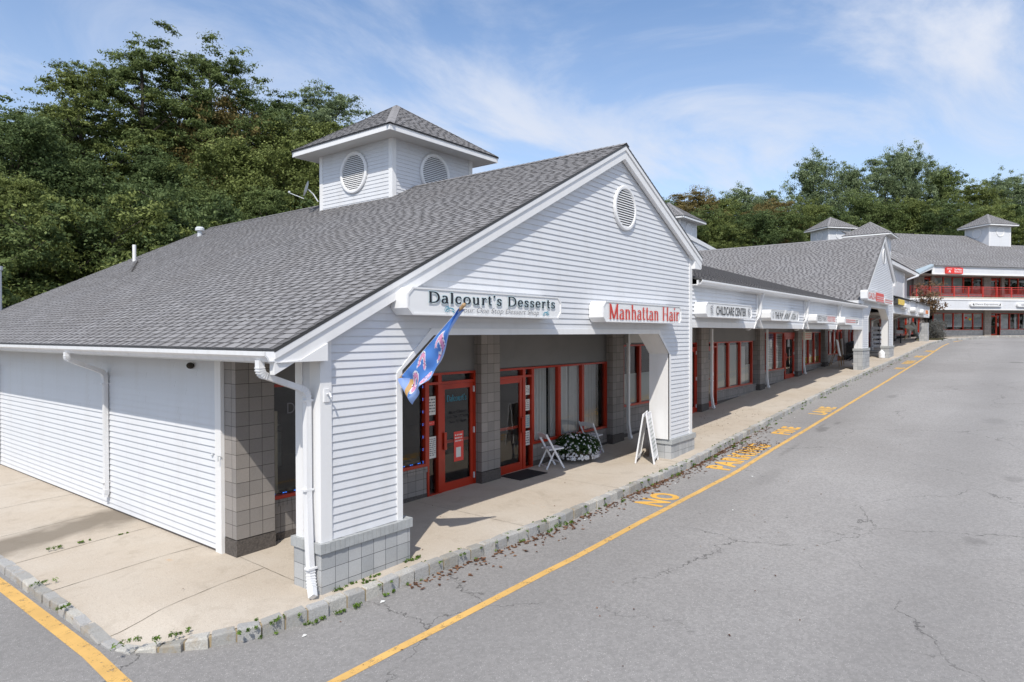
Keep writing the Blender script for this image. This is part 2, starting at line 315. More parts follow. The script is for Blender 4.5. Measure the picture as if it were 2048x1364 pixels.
# ---------------------------------------------------------------- mesh building helpers
SPLIT = {'corner_board', 'eave_return', 'strap', 'hinge', 'pilaster', 'railing_post', 'leg', 'channel_letter', 'balloon', 'peeling_film', 'downspout', 'hanger', 'fascia', 'rake_board', 'end_arm'}
ORG = {}          # object name -> world origin of its mesh data
class MB:
    def __init__(s): s.v = []; s.f = []; s.t = []; s.uv = []; s.ch = []
    def face(s, pts, tone=.5, uv=None):
        i = len(s.v); s.v += [tuple(p) for p in pts]; s.f.append(tuple(range(i, i+len(pts)))); s.t.append(tone)
        if uv is None:
            a, b, c = (Vector(pts[0]), Vector(pts[1]), Vector(pts[2])); n = (b-a).cross(c-a)
            if n.length > 0: n.normalize()
            if abs(n.z) > .72: uv = [(p[0], p[1]) for p in pts]
            else:
                t = Vector((-n.y, n.x, 0)); t = t.normalized() if t.length > 0 else Vector((1, 0, 0))
                uv = [(p[0]*t.x+p[1]*t.y, p[2]) for p in pts]
        s.uv += uv
        return s
    def hexa(s, P, tone=.5):      # P: 8 corners, bottom ring then top ring
        s.ch.append(len(s.f))
        for q in ((3, 2, 1, 0), (4, 5, 6, 7), (0, 1, 5, 4), (1, 2, 6, 5), (2, 3, 7, 6), (3, 0, 4, 7)): s.face([P[k] for k in q], tone)
        return s
    def box(s, x0, x1, y0, y1, z0, z1, T=None, tone=.5):
        P = [(x0, y0, z0), (x1, y0, z0), (x1, y1, z0), (x0, y1, z0), (x0, y0, z1), (x1, y0, z1), (x1, y1, z1), (x0, y1, z1)]
        if T: P = [T(*p) for p in P]
        return s.hexa(P, tone)
    def prism(s, poly, y0, y1, T=None, axis='y', tone=.5):   # poly in (x,z), pushed along y (or (y,z) along x, (x,y) along z)
        def P(a, b, c): 
            p = {'y': (a, c, b), 'x': (c, a, b), 'z': (a, b, c)}[axis]
            return T(*p) if T else p
        s.ch.append(len(s.f)); n = len(poly); A = [P(a, b, y0) for a, b in poly]; B = [P(a, b, y1) for a, b in poly]
        s.face(A, tone); s.face(B[::-1], tone)
        for i in range(n): j = (i+1) % n; s.face([A[j], A[i], B[i], B[j]], tone)
        return s
    def tube(s, pts, r, n=8, tone=.5, cap=True, sq=1.0):
        s.ch.append(len(s.f)); pts = [Vector(p) for p in pts]; rr = r if isinstance(r, (list, tuple)) else [r]*len(pts); base = len(s.v)
        up = Vector((0, 0, 1)); prev = None
        for k, p in enumerate(pts):
            d = (pts[min(k+1, len(pts)-1)]-pts[max(k-1, 0)]).normalized()
            if prev is None:
                a = d.cross(up if abs(d.z) < .95 else Vector((1, 0, 0))).normalized()
            else:
                a = (prev - d*prev.dot(d)).normalized()
            prev = a; b = d.cross(a)
            for i in range(n):
                an = 2*math.pi*i/n; s.v.append(tuple(p+(a*math.cos(an)+b*math.sin(an)*sq)*rr[k]))
        for k in range(len(pts)-1):
            for i in range(n):
                j = (i+1) % n; s.f.append((base+k*n+i, base+k*n+j, base+(k+1)*n+j, base+(k+1)*n+i)); s.t.append(tone); s.uv += [(0, 0)]*4
        if cap:
            s.f.append(tuple(base+i for i in range(n))[::-1]); s.t.append(tone); s.uv += [(0, 0)]*n
            e = base+(len(pts)-1)*n; s.f.append(tuple(e+i for i in range(n))); s.t.append(tone); s.uv += [(0, 0)]*n
        return s
    def sweep(s, pts, w, h, side, tone=.5):   # rectangular section along pts; side = horizontal width direction
        s.ch.append(len(s.f)); pts = [Vector(p) for p in pts]; sd = Vector(side).normalized(); rings = []
        for k, p in enumerate(pts):
            d = (pts[min(k+1, len(pts)-1)]-pts[max(k-1, 0)]).normalized()
            sdd = (sd - d*sd.dot(d)).normalized(); b = d.cross(sdd)
            rings.append([p+sdd*w/2+b*h/2, p-sdd*w/2+b*h/2, p-sdd*w/2-b*h/2, p+sdd*w/2-b*h/2])
        for a, b in zip(rings, rings[1:]):
            for i in range(4): j = (i+1) % 4; s.face([a[i], a[j], b[j], b[i]], tone)
        s.face(rings[0][::-1], tone); s.face(rings[-1], tone)
        return s
    def ball(s, c, r, n=8, m=6, tone=.5):
        s.ch.append(len(s.f))
        c = Vector(c); rx, ry, rz = r if isinstance(r, (tuple, list)) else (r, r, r)
        P = lambda i, j: c+Vector((rx*math.sin(math.pi*j/m)*math.cos(2*math.pi*i/n), ry*math.sin(math.pi*j/m)*math.sin(2*math.pi*i/n), rz*math.cos(math.pi*j/m)))
        for j in range(m):
            for i in range(n):
                q = [P(i, j), P(i, j+1), P(i+1, j+1), P(i+1, j)]
                if j == 0: q = [q[0], q[1], q[2]]
                elif j == m-1: q = [q[0], q[1], q[3]]
                s.face(q, tone)
        return s
    def build(s, name, mat, parent=None, origin=None, label=None, cat=None, group=None, kind=None, smooth=False):
        if name in SPLIT and len(s.ch) > 1:
            cuts = s.ch+[len(s.f)]; us = np.cumsum([0]+[len(f) for f in s.f]); o = None
            for a, b in zip(cuts, cuts[1:]):
                m = MB(); ids = sorted({i for f in s.f[a:b] for i in f}); mp_ = {i: k for k, i in enumerate(ids)}; m.v = [s.v[i] for i in ids]; m.f = [tuple(mp_[i] for i in f) for f in s.f[a:b]]; m.t = s.t[a:b]; m.uv = s.uv[us[a]:us[b]]
                o = m.build(name, mat, parent, origin, label, cat, group, kind, smooth)
            return o
        me = bpy.data.meshes.new(name)
        if parent is not None: org = Vector(ORG[parent.name])
        elif origin is not None: org = Vector(origin)
        else:
            A = np.array(s.v); org = Vector(((A[:, 0].min()+A[:, 0].max())/2, (A[:, 1].min()+A[:, 1].max())/2, A[:, 2].min()))
        V = np.array(s.v, dtype=np.float32)-np.array(org, dtype=np.float32)
        nl = sum(len(f) for f in s.f)
        me.vertices.add(len(V)); me.vertices.foreach_set('co', V.ravel())
        me.loops.add(nl); me.loops.foreach_set('vertex_index', np.array([i for f in s.f for i in f], dtype=np.int32))
        me.polygons.add(len(s.f)); ls = np.cumsum([0]+[len(f) for f in s.f[:-1]]).astype(np.int32)
        me.polygons.foreach_set('loop_start', ls)
        u = me.uv_layers.new(name='UVMap'); u.data.foreach_set('uv', np.array(s.uv, dtype=np.float32).ravel())
        at = me.attributes.new('tone', 'FLOAT', 'FACE'); at.data.foreach_set('value', np.array(s.t, dtype=np.float32))
        me.update(calc_edges=True); me.validate()
        me.polygons.foreach_set('use_smooth', [smooth]*len(me.polygons))
        if mat: me.materials.append(MATS[mat] if isinstance(mat, str) else mat)
        return link(me, name, parent, org, label, cat, group, kind)
def link(me, name, parent=None, org=(0, 0, 0), label=None, cat=None, group=None, kind=None):
    o = bpy.data.objects.new(name, me); col.objects.link(o)
    ORG[o.name] = tuple(org)
    if parent is not None: o.parent = parent
    else: o.location = org
    tag(o, label, cat, group, kind)
    return o
def tag(o, label=None, cat=None, group=None, kind=None):
    if label: o['label'] = label
    if cat: o['category'] = cat
    if group: o['group'] = group
    if kind: o['kind'] = kind
    return o
def thing(name, org, label, cat, group=None):
    o = bpy.data.objects.new(name, None); col.objects.link(o); o.location = org; o.empty_display_size = .3
    ORG[o.name] = tuple(org); return tag(o, label, cat, group)
def copy_thing(o, loc, rz=0, label=None, scale=None):
    c = o.copy(); col.objects.link(c); c.location = loc; c.rotation_euler = (0, 0, rz)
    if scale is not None: c.scale = scale if isinstance(scale, (tuple, list)) else (scale,)*3
    if label: c['label'] = label
    for ch in list(o.children):
        d = ch.copy(); col.objects.link(d); d.parent = c
        for gch in list(ch.children):
            e = gch.copy(); col.objects.link(e); e.parent = d
    return c
def frame(ox, oy, ang):
    ca, sa = math.cos(ang), math.sin(ang)
    return lambda u, v, z: (ox+u*ca-v*sa, oy+u*sa+v*ca, z)
ID = lambda x, y, z: (x, y, z)
def SIDE(x0):       # frame for a wall facing -X: u runs along +Y backwards so the outside is at -v
    return lambda u, v, z: (x0+v, -u, z)
# ---- clipping of courses against a polygon / openings, everything in (u,z) of a wall
def poly_interval(poly, z):
    xs = []
    n = len(poly)
    for i in range(n):
        (x0, z0), (x1, z1) = poly[i], poly[(i+1) % n]
        if (z0 <= z < z1) or (z1 <= z < z0): xs.append(x0+(x1-x0)*(z-z0)/(z1-z0))
    xs.sort(); return [(xs[i], xs[i+1]) for i in range(0, len(xs)-1, 2)]
def subtract(iv, holes):
    for h0, h1 in holes:
        o = []
        for a, b in iv:
            if h1 <= a or h0 >= b: o.append((a, b)); continue
            if h0 > a: o.append((a, h0))
            if h1 < b: o.append((h1, b))
        iv = o
    return iv
def courses(poly, holes, z0, z1):
    """pieces of a horizontal band z0..z1 inside poly minus hole polygons, as quads (u at z0, u at z1)"""
    e = 1e-4
    A = subtract(poly_interval(poly, z0+e), [i for h in holes for i in poly_interval(h, z0+e)])
    B = subtract(poly_interval(poly, z1-e), [i for h in holes for i in poly_interval(h, z1-e)])
    if len(A) == len(B) and len(A): return [(a[0], a[1], b[0], b[1]) for a, b in zip(A, B)]
    zm = (z0+z1)/2
    M = subtract(poly_interval(poly, zm), [i for h in holes for i in poly_interval(h, zm)])
    return [(a, b, a, b) for a, b in M]
def siding(mb, poly, T, holes=(), step=.1016, depth=.015, z_start=None, back=0.0):
    zs = [p[1] for p in poly]; z = min(zs) if z_start is None else z_start; top = max(zs)
    while z < top-1e-4:
        z1 = min(z+step, top)
        # split the band at hole corners so that cut-outs stay exact
        cuts = sorted({z, z1, *[p[1] for h in holes for p in h if z < p[1] < z1], *[p[1] for p in poly if z < p[1] < z1]})
        for a, b in zip(cuts, cuts[1:]):
            ya = -depth*(1-(a-z)/step)-.002+back; yb = -depth*(1-(b-z)/step)-.002+back
            for (l0, r0, l1, r1) in courses(poly, holes, a, b):
                if a == z: s0 = rnd.uniform(.8, 3.6)
                us = [l0]; u = l0+s0        # 12 ft boards butt against each other
                while u < r0-.3: us.append(u); u += 3.66
                us.append(r0)
                for i_, (ua, ub) in enumerate(zip(us, us[1:])):
                    ta = l1 if i_ == 0 else ua+.0008; tb = r1 if i_ == len(us)-2 else ub-.0008
                    ta, tb = (max(ta, l1), min(tb, r1)) if i_ == 0 or i_ == len(us)-2 else (max(ta, l1), min(tb, r1))
                    if tb > ta: mb.face([T(ua+(0 if i_ == 0 else .0008), ya, a), T(ub-(0 if i_ == len(us)-2 else .0008), ya, a), T(tb, yb, b), T(ta, yb, b)], rnd.random())
                if a == z: mb.face([T(l0, back+.004, a), T(r0, back+.004, a), T(r0, ya, a), T(l0, ya, a)])
        z = z1
    return mb
def flat(mb, poly, T, holes=(), y=0.0, step=.5):
    zs = sorted({p[1] for p in poly} | {p[1] for h in holes for p in h})
    for a, b in zip(zs, zs[1:]):
        if b-a < 1e-5: continue
        for (l0, r0, l1, r1) in courses(poly, holes, a, b): mb.face([T(l0, y, a), T(r0, y, a), T(r1, y, b), T(l1, y, b)])
    return mb
def shingles(mb, O, eu, ev, poly, expo=.127, seed=1, tabw=(.11, .24), gap=(.045, .12), thick=.009):
    """real laminated shingles: each course a tilted strip with raised tabs; poly in (s along eave, t up the slope)"""
    r = random.Random(seed); O = Vector(O); eu = Vector(eu).normalized(); ev = Vector(ev).normalized(); n = eu.cross(ev).normalized()
    if n.z < 0: n = -n
    P = lambda s, t, h: O+eu*s+ev*t+n*h
    t = min(p[1] for p in poly); top = max(p[1] for p in poly)
    while t < top-1e-3:
        t1 = min(t+expo, top); 
        for (l0, r0, l1, r1) in courses(poly, (), t, t1):
            base = r.uniform(.10, .30)
            h0 = .008; mb.face([P(l0, t, h0), P(r0, t, h0), P(r1, t1, .001), P(l1, t1, .001)], base)
            mb.face([P(l0, t, -.002), P(r0, t, -.002), P(r0, t, h0), P(l0, t, h0)], .05)
            s = l0+r.uniform(0, .15)
            while s < r0-.04:
                wd = r.uniform(*tabw)*(expo/.127); e = min(s+wd, r0)
                # clip the top edge to the slanted sides
                k = .012; a1 = max(s+k, l1) if l1 > l0 else s+k; b1 = min(e-k, r1) if r1 < r0 else e-k
                if b1 > a1:
                    tn = r.choice((.52, .60, .66, .72, .78, .85))+r.uniform(-.06, .06); ht = h0+thick
                    mb.face([P(s, t-.004, ht), P(e, t-.004, ht), P(b1, t1-.004, thick*.9), P(a1, t1-.004, thick*.9)], tn)
                    mb.face([P(s, t-.004, .0), P(e, t-.004, .0), P(e, t-.004, ht), P(s, t-.004, ht)], .2)
                    mb.face([P(s, t-.004, .0), P(s, t-.004, ht), P(a1, t1-.004, thick*.9), P(a1, t1-.004, 0)], .4)
                    mb.face([P(e, t-.004, ht), P(e, t-.004, 0), P(b1, t1-.004, 0), P(b1, t1-.004, thick*.9)], .4)
                s = e+r.uniform(*gap)*(expo/.127)
        t = t1
    return mb
def text_mesh(body, size, font_scale=(1, 1), shear=0, bold=0, align='LEFT', spacing=1.0):
    cu = bpy.data.curves.new('t', 'FONT'); cu.body = body; cu.size = size; cu.shear = shear; cu.offset = bold; cu.align_x = align; cu.space_character = spacing; cu.resolution_u = 3
    ob = bpy.data.objects.new('t', cu); col.objects.link(ob); dg = bpy.context.evaluated_depsgraph_get(); dg.update()
    me = bpy.data.meshes.new_from_object(ob.evaluated_get(dg)); V = [tuple(v.co) for v in me.vertices]; Fs = [tuple(p.vertices) for p in me.polygons]
    bpy.data.objects.remove(ob); bpy.data.curves.remove(cu); bpy.data.meshes.remove(me)
    return [(x*font_scale[0], y*font_scale[1]) for x, y, z in V], Fs
def put_text(mb, V2, Fs, fn):
    i = len(mb.v); mb.v += [tuple(fn(x, y)) for x, y in V2]
    for f in Fs: mb.f.append(tuple(i+k for k in f)); mb.t.append(.5); mb.uv += [(0, 0)]*len(f)
def text_fit(mb, body, x0, x1, z0, z1, fn, **kw):
    """text scaled so that its ink fills x0..x1, z0..z1"""
    V2, Fs = text_mesh(body, 1.0, **kw)
    if not V2: return
    xs = [v[0] for v in V2]; ys = [v[1] for v in V2]; a, b, c, d = min(xs), max(xs), min(ys), max(ys)
    put_text(mb, [(x0+(x-a)/(b-a)*(x1-x0), z0+(y-c)/(d-c)*(z1-z0)) for x, y in V2], Fs, fn)
# ---- a small roman (serif) alphabet drawn as pen strokes: thick stems, thin bars, bracketless serifs
def arc(cx, cy, rx, ry, a0, a1, n=12): return [(cx+rx*math.cos(math.radians(a0+(a1-a0)*i/n)), cy+ry*math.sin(math.radians(a0+(a1-a0)*i/n))) for i in range(n+1)]
XH, CH = .47, .70
def stem(x, y0, y1, s0=1, s1=1, sw=.085):
    o = [[(x, y0), (x, y1)]]
    if s0: o.append([(x-sw*(1 if s0 != 3 else 0), y0+.012), (x+sw, y0+.012)])
    if s1 == 1: o.append([(x-sw, y1-.012), (x+sw, y1-.012)])
    if s1 == 2: o.append([(x-sw, y1-.03), (x, y1-.005)])
    return o
SER = {
 'D': (.66, stem(.11, 0, CH)+[[(.11, CH-.015), (.27, CH-.015)]+arc(.27, CH/2, .32, CH/2-.015, 90, -90, 16)+[(.11, .015)]]),
 'a': (.45, stem(.33, .03, .33, 0, 0)+[arc(.20, .33, .13, .125, 150, 0, 8), [(.33, .27)]+arc(.19, .13, .13, .13, 80, 290, 10)+[(.33, .09)], [(.33, .05), (.38, .012), (.42, .03)]]),
 'l': (.24, stem(.12, 0, CH, 1, 2)),
 'c': (.43, [arc(.23, XH/2, .17, XH/2-.01, 45, 320, 16), [(.34, .36), (.35, .40)]]),
 'o': (.50, [arc(.25, XH/2, .19, XH/2-.01, 0, 360, 22)]),
 'u': (.54, stem(.13, .12, XH, 0, 2)+[[(.13, .14)]+arc(.25, .14, .12, .13, 180, 300, 6)+[(.40, .10)]]+stem(.40, 0, XH, 3, 2)),
 'r': (.36, stem(.13, 0, XH, 1, 2)+[[(.13, .30), (.19, .41), (.28, .46), (.33, .44), (.32, .40)]]),
 't': (.32, [[(.14, .62), (.14, .10), (.18, .02), (.24, .015), (.29, .05)], [(.04, XH-.015), (.28, XH-.015)]]),
 "'": (.18, [[(.09, .70), (.10, .62), (.06, .54)]]),
 's': (.38, [arc(.20, .355, .115, .10, 30, 200, 9)+arc(.18, .125, .125, .11, 60, -150, 11)[0:], [(.305, .40), (.305, .35)], [(.065, .07), (.065, .12)]]),
 'e': (.45, [[(.07, .26), (.38, .26)]+arc(.23, XH/2+.01, .155, XH/2-.02, 8, 318, 18)]),
 'M': (.86, stem(.13, 0, CH, 1, 0)+stem(.71, 0, CH, 1, 0)+[[(.13, CH-.01), (.42, .03)], [(.42, .03), (.71, CH-.01)], [(.03, CH-.012), (.16, CH-.012)], [(.68, CH-.012), (.80, CH-.012)]]),
 'n': (.54, stem(.13, 0, XH, 1, 2)+[[(.13, .34)]+arc(.27, .33, .13, .13, 150, 0, 8)+[(.40, .0)], [(.32, .012), (.48, .012)]]),
 'h': (.54, stem(.13, 0, CH, 1, 2)+[[(.13, .34)]+arc(.27, .33, .13, .13, 150, 0, 8)+[(.40, .0)], [(.32, .012), (.48, .012)]]),
 'H': (.74, stem(.14, 0, CH)+stem(.58, 0, CH)+[[(.14, CH/2), (.58, CH/2)]]),
 'i': (.26, stem(.13, 0, XH, 1, 2)+[[(.13, .61), (.13, .68)]]),
 ' ': (.30, [])}
def serif_text(mb, body, x0, x1, z0, cap, fn, thick=.085, thin=.032, grow=0, lspace=.03, lift=0):
    total = sum(SER[c][0]+lspace for c in body); sx = (x1-x0)/total; sz = cap/CH; x = 0
    for ch in body:
        wdt, strokes = SER[ch]
        for st in strokes:
            pts = [Vector(((x0+(x+p[0])*sx), z0+p[1]*sz)) for p in st]
            for a, b in zip(pts, pts[1:]):
                d = b-a
                if d.length < 1e-6: continue
                d.normalize(); k = abs(d.y); wv = (thin+(thick-thin)*k**1.3)*sz/2*(.65+.35*k)+grow; hx = wv if sx > .0 else wv
                nrm = Vector((-d.y, d.x))*wv; e = d*(grow+.006*sz)
                q = [a-e-nrm, b+e-nrm, b+e+nrm, a-e+nrm]; mb.face([fn(p.x, p.y) for p in q])
        x += wdt+lspace
def curl(mb, cx, cz, s, fn, flip=1, w=.008):
    P = []
    for i in range(26):
        t = i/25; a = math.radians(200-t*560); r = s*(.05+.22*(1-t)); P.append((cx+flip*(-.30*s+r*math.cos(a)), cz+r*math.sin(a)*.9))
    Q = [(cx+flip*(-.52*s+1.05*s*i/12), cz+(-.16+.32*math.sin(i/12*math.pi))*s*(1-.4*i/12)) for i in range(13)]
    for pl in (P, Q):
        for k, (a, b) in enumerate(zip(pl, pl[1:])):
            a, b = Vector(a), Vector(b); d = (b-a)
            if d.length < 1e-6: continue
            n = Vector((-d.y, d.x)).normalized()*w*(1.3 if 3 < k < 9 else .7); mb.face([fn(*(a-n)), fn(*(b-n)), fn(*(b+n)), fn(*(a+n))])
    for (ax, az, bx, bz) in ((.18, -.05, .5, -.22), (.10, .10, .42, .02)):
        mb.face([fn(cx+flip*ax*s, cz+az*s), fn(cx+flip*(ax+bx)/2*s, cz+((az+bz)/2+.08)*s), fn(cx+flip*bx*s, cz+bz*s), fn(cx+flip*(ax+bx)/2*s, cz+((az+bz)/2-.06)*s)])
def elbow(pts, r=.10, n=4):
    """round the corners of a path"""
    pts = [Vector(p) for p in pts]; out = [pts[0]]
    for a, b, c in zip(pts, pts[1:], pts[2:]):
        d0 = (b-a).normalized(); d1 = (c-b).normalized(); rr = min(r, (b-a).length*.45, (c-b).length*.45); s0 = b-d0*rr; s1 = b+d1*rr
        for i in range(n+1): t = i/n; out.append(s0*(1-t)**2+b*2*t*(1-t)+s1*t*t)
    out.append(pts[-1]); return out
def downspout(parent, pts, side, w=.085, h=.06, straps=()):
    P = elbow(pts, .11, 5); mb = MB().sweep(P, w, h, side)
    # corrugated elbows: little ribs round the bends
    for k in range(1, len(P)-1):
        d0 = (P[k]-P[k-1]).normalized(); d1 = (P[k+1]-P[k]).normalized()
        if d0.dot(d1) < .9995: 
            d = (d0+d1).normalized(); mb.sweep([P[k]-d*.006, P[k]+d*.006], w+.012, h+.012, side)
    ds = mb.build('downspout', 'gutter', parent)
    if straps:
        m2 = MB()
        for (p, axis) in straps:
            x, y, z = p; m2.box(x-.065, x+.065, y-.045, y+.045, z-.012, z+.012)
        m2.build('strap', 'gutter', ds)
    return ds
def round_vent(parent, T, cu, cz, r, name='round_vent', rz=None, louv=True):
    """louvred round vent standing on the wall plane v=0 of frame T (outside is -v)"""
    rz = rz or r; n = 40; fr = MB()
    def ring(rr, v, k): a = 2*math.pi*k/n; return T(cu+rr*math.cos(a), v, cz+rr*rz/r*math.sin(a))
    prof = [(r, -.015), (r, -.055), (r*.965, -.07), (r*.87, -.07), (r*.84, -.05), (r*.84, -.015)]
    for k in range(n):
        for (r0, v0), (r1, v1) in zip(prof, prof[1:]): fr.face([ring(r0, v0, k), ring(r0, v0, k+1), ring(r1, v1, k+1), ring(r1, v1, k)])
    f = fr.build(name, 'trim', parent)
    bk = MB(); bk.face([ring(r*.86, -.018, k) for k in range(n)]); bk.build('backing', 'dark_metal', f)
    if not louv:
        pb = MB(); pb.face([ring(r*.86, -.03, k) for k in range(n)]); pb.build('panel', 'siding', f); return f
    lv = MB(); ri = r*.85; k = max(8, int(2*ri*rz/r/.050)); st = 2*ri/k
    for i in range(k):
        z = -ri+st*(i+.5)
        hw = math.sqrt(max(0, ri*ri-z*z)); 
        if hw < .03: continue
        zz0 = cz+(z-st*.38)*rz/r; zz1 = cz+(z+st*.42)*rz/r
        lv.hexa([T(cu-hw, -.058, zz0), T(cu+hw, -.058, zz0), T(cu+hw, -.052, zz0), T(cu-hw, -.052, zz0), T(cu-hw, -.030, zz1), T(cu+hw, -.030, zz1), T(cu+hw, -.022, zz1), T(cu-hw, -.022, zz1)])
    lv.build('louvre', 'trim', f)
    return f
# ---------------------------------------------------------------- ground
XS = sorted(set([-300, -120, -60, -30, -15, -8, -5, -3, -2, -1, 0, .7, 1.4] + list(range(2, 90, 2)) + [11.3, 19.3, 90, 100, 120, 160, 220, 300]))
def hillz(x, y):
    return g(x)-KERB - .02 + .115*max(0, y-22)*min(1, max(0, (x-22)/35)) + .04*max(0, x-100)
mb = MB(); YS = [-300, -120, -60, -30, -15, -10, -8, -6, -5, -4, -3, -2.5, -2, -1.5, -1, -.5, 0, 1, 3, 8, 16, 22]
for a, b in zip(XS, XS[1:]):
    for c, d in zip(YS, YS[1:]): mb.face([(a, c, g(a)-KERB), (b, c, g(b)-KERB), (b, d, g(b)-KERB), (a, d, g(a)-KERB)])
mb.build('parking_lot', 'asphalt', origin=(0, 0, 0), kind='structure')
mb = MB(); YT = [22, 26, 30, 36, 44, 54, 70, 100, 150, 220, 320]
for a, b in zip(XS, XS[1:]):
    for c, d in zip(YT, YT[1:]): mb.face([(a, c, hillz(a, c)), (b, c, hillz(b, c)), (b, d, hillz(b, d)), (a, d, hillz(a, d))])
mb.build('hillside', 'forest_floor', origin=(0, 0, 0), kind='structure')
# kerb line: outer top edge, going from the far left, round the corner and along the fire lane
def u2w(u, v): return (84.09+u*math.cos(math.radians(-38.3))-v*math.sin(math.radians(-38.3)), -3.34+u*math.sin(math.radians(-38.3))+v*math.cos(math.radians(-38.3)))
KP = [(-2.05, 20), (-2.05, 5), (-2.06, 3), (-2.07, 1.7), (-2.06, 1.1), (-1.95, .72), (-1.72, .40), (-1.38, .10), (-.95, -.13), (-.3, -.30), (.4, -.36), (1.2, -.40), (2.5, -.50), (4.1, -.57),
      (7, -.54), (10, -.50), (14, -.40), (19, -.33), (28, -.36), (40, -.48), (50, -.60), (56, -.70), (60, -1.0), (64, -1.75), (67, -2.7), (70, -3.3)] + [u2w(u, -3.6) for u in (-9.5, -6, 0, 8, 20)]
KP = [Vector((a, b)) for a, b in KP]
def walk(P, ds):
    out = []; acc = 0; 
    for a, b in zip(P, P[1:]):
        l = (b-a).length; 
        while acc < l: out.append((a+(b-a)*(acc/l), (b-a).normalized())); acc += ds
        acc -= l
    return out
def kerb_top(p):     # the stones sink towards the drive on the left side
    x, y = p.x, p.y
    dz = 0
    if x < -.6: dz = -.05*min(1, (-.6-x)/1.3)
    if x < -1.3: dz -= .085*math.exp(-((y-.95)/.75)**2)*min(1, (-1.3-x)/.5)
    return g(x)+dz
mb = MB(); ds = .262; r2 = random.Random(3)
st = walk(KP, ds)
for k, (p, d) in enumerate(st[:-1]):
    n = Vector((-d.y, d.x)); ln = ds-.018-r2.random()*.012; wd = .135+r2.uniform(-.012, .012); q = p+d*ln
    zt0, zt1 = kerb_top(p)+.018+r2.uniform(-.010, .010), kerb_top(q)+.018+r2.uniform(-.010, .010)
    zb0, zb1 = g(p.x)-KERB-.03, g(q.x)-KERB-.03
    o = r2.uniform(-.012, .012); bx = .022; tn = r2.random()
    A = [p+n*o, q+n*(o+r2.uniform(-.006, .006)), q+n*wd, p+n*wd]
    low = [(A[i].x, A[i].y, (zb0, zb1, zb1, zb0)[i]) for i in range(4)]
    mid = [(A[i].x+r2.uniform(-.004, .004), A[i].y+r2.uniform(-.004, .004), (zt0, zt1, zt1, zt0)[i]-bx) for i in range(4)]
    c = sum(A, Vector((0, 0)))/4
    top = [((A[i]+(c-A[i])*.14).x, (A[i]+(c-A[i])*.14).y, (zt0, zt1, zt1, zt0)[i]) for i in range(4)]
    for R0, R1 in ((low, mid), (mid, top)):
        for i in range(4): j = (i+1) % 4; mb.face([R0[i], R0[j], R1[j], R1[i]], tn)
    mb.face(top, tn)
mb.build('kerb', 'granite', origin=(0, 0, 0), kind='structure')
# mortar bed behind and between the stones
mb = MB()
for (p, d), (p2, d2) in zip(st, st[1:]):
    n = Vector((-d.y, d.x)); n2 = Vector((-d2.y, d2.x)); a, b, c, e = p+n*.018, p2+n2*.018, p2+n2*.14, p+n*.14
    z0, z1 = kerb_top(p)-.006, kerb_top(p2)-.006
    mb.face([(a.x, a.y, z0), (b.x, b.y, z1), (c.x, c.y, z1), (e.x, e.y, z0)]); mb.face([(a.x, a.y, z0-.2), (b.x, b.y, z1-.2), (b.x, b.y, z1), (a.x, a.y, z0)])
MATS['mortar'] = dirty('mortar', (.34, .27, .17), .95, .5, 5)
mb.build('kerb_mortar', 'mortar', origin=(0, 0, 0), kind='structure')
# sidewalk: front strip, and the apron on the left side
def kerb_y(x):
    best = None
    for a, b in zip(KP[7:], KP[8:]):
        if a.x-1e-6 <= x <= b.x+1e-6: return a.y+(b.y-a.y)*(x-a.x)/(b.x-a.x)
    return KP[7].y if x < 0 else KP[-1].y
mb = MB(); xs = [-1.38+.25*i for i in range(6)] + [0.1+.5*i for i in range(140)]
def sw(x, y): 
    z = kerb_top(Vector((x, y))) if x < -.6 else g(x)
    if x > -.6: return g(x)
    # apron falls towards the left kerb
    return g(-.6) + (z-g(-.6))
for a, b in zip(xs, xs[1:]):
    ya, yb = kerb_y(a)+.085, kerb_y(b)+.085
    ft = 2.6; nn_ = 12 if a < 0 else 1
    for k in range(nn_):
        Y = lambda y, t: y+(ft-y)*t
        y0, y1, y2, y3 = Y(ya, k/nn_), Y(yb, k/nn_), Y(yb, (k+1)/nn_), Y(ya, (k+1)/nn_)
        mb.face([(a, y0, sw(a, y0)), (b, y1, sw(b, y1)), (b, y2, sw(b, y2)), (a, y3, sw(a, y3))])
# left apron rows
left = [(-1.96, 3), (-1.98, 1.7), (-1.965, 1.13), (-1.88, .78), (-1.66, .48), (-1.38, .18)]
def leftx(y):
    for (x1, y1), (x0, y0) in zip(left, left[1:]):
        if y0 <= y <= y1: return x0+(x1-x0)*(y-y0)/(y1-y0)
    return -1.96
ys = [.18, .4, .53, .65, .8, .95, 1.15, 1.4, 1.7, 2.1, 2.6]
for c, d in zip(ys, ys[1:]):
    for k in range(4):
        f = lambda y, t: leftx(y)+(-1.38-leftx(y))*t
        P = [(f(c, k/4), c), (f(c, (k+1)/4), c), (f(d, (k+1)/4), d), (f(d, k/4), d)]
        mb.face([(x, y, sw(x, y)) for x, y in P])
for c, d in zip([2.6, 5, 8, 12, 16, 20], [5, 8, 12, 16, 20, 24]):
    X = [-1.96, -1.7, -1.38, -1, -.6, -.3, .1]
    for a, b in zip(X, X[1:]): mb.face([(a, c, sw(a, c)), (b, c, sw(b, c)), (b, d, sw(b, d)), (a, d, sw(a, d))])
# walk in front of the two storey building
ud = [-22, -14, -9, -4, 2, 8, 20]
for a, b in zip(ud, ud[1:]):
    P = [(a, -3.45), (b, -3.45), (b, .3), (a, .3)]
    mb.face([(*u2w(*p), g(u2w(*p)[0])+.003) for p in P])
mb.build('sidewalk', 'concrete', origin=(0, 0, 0), kind='structure')
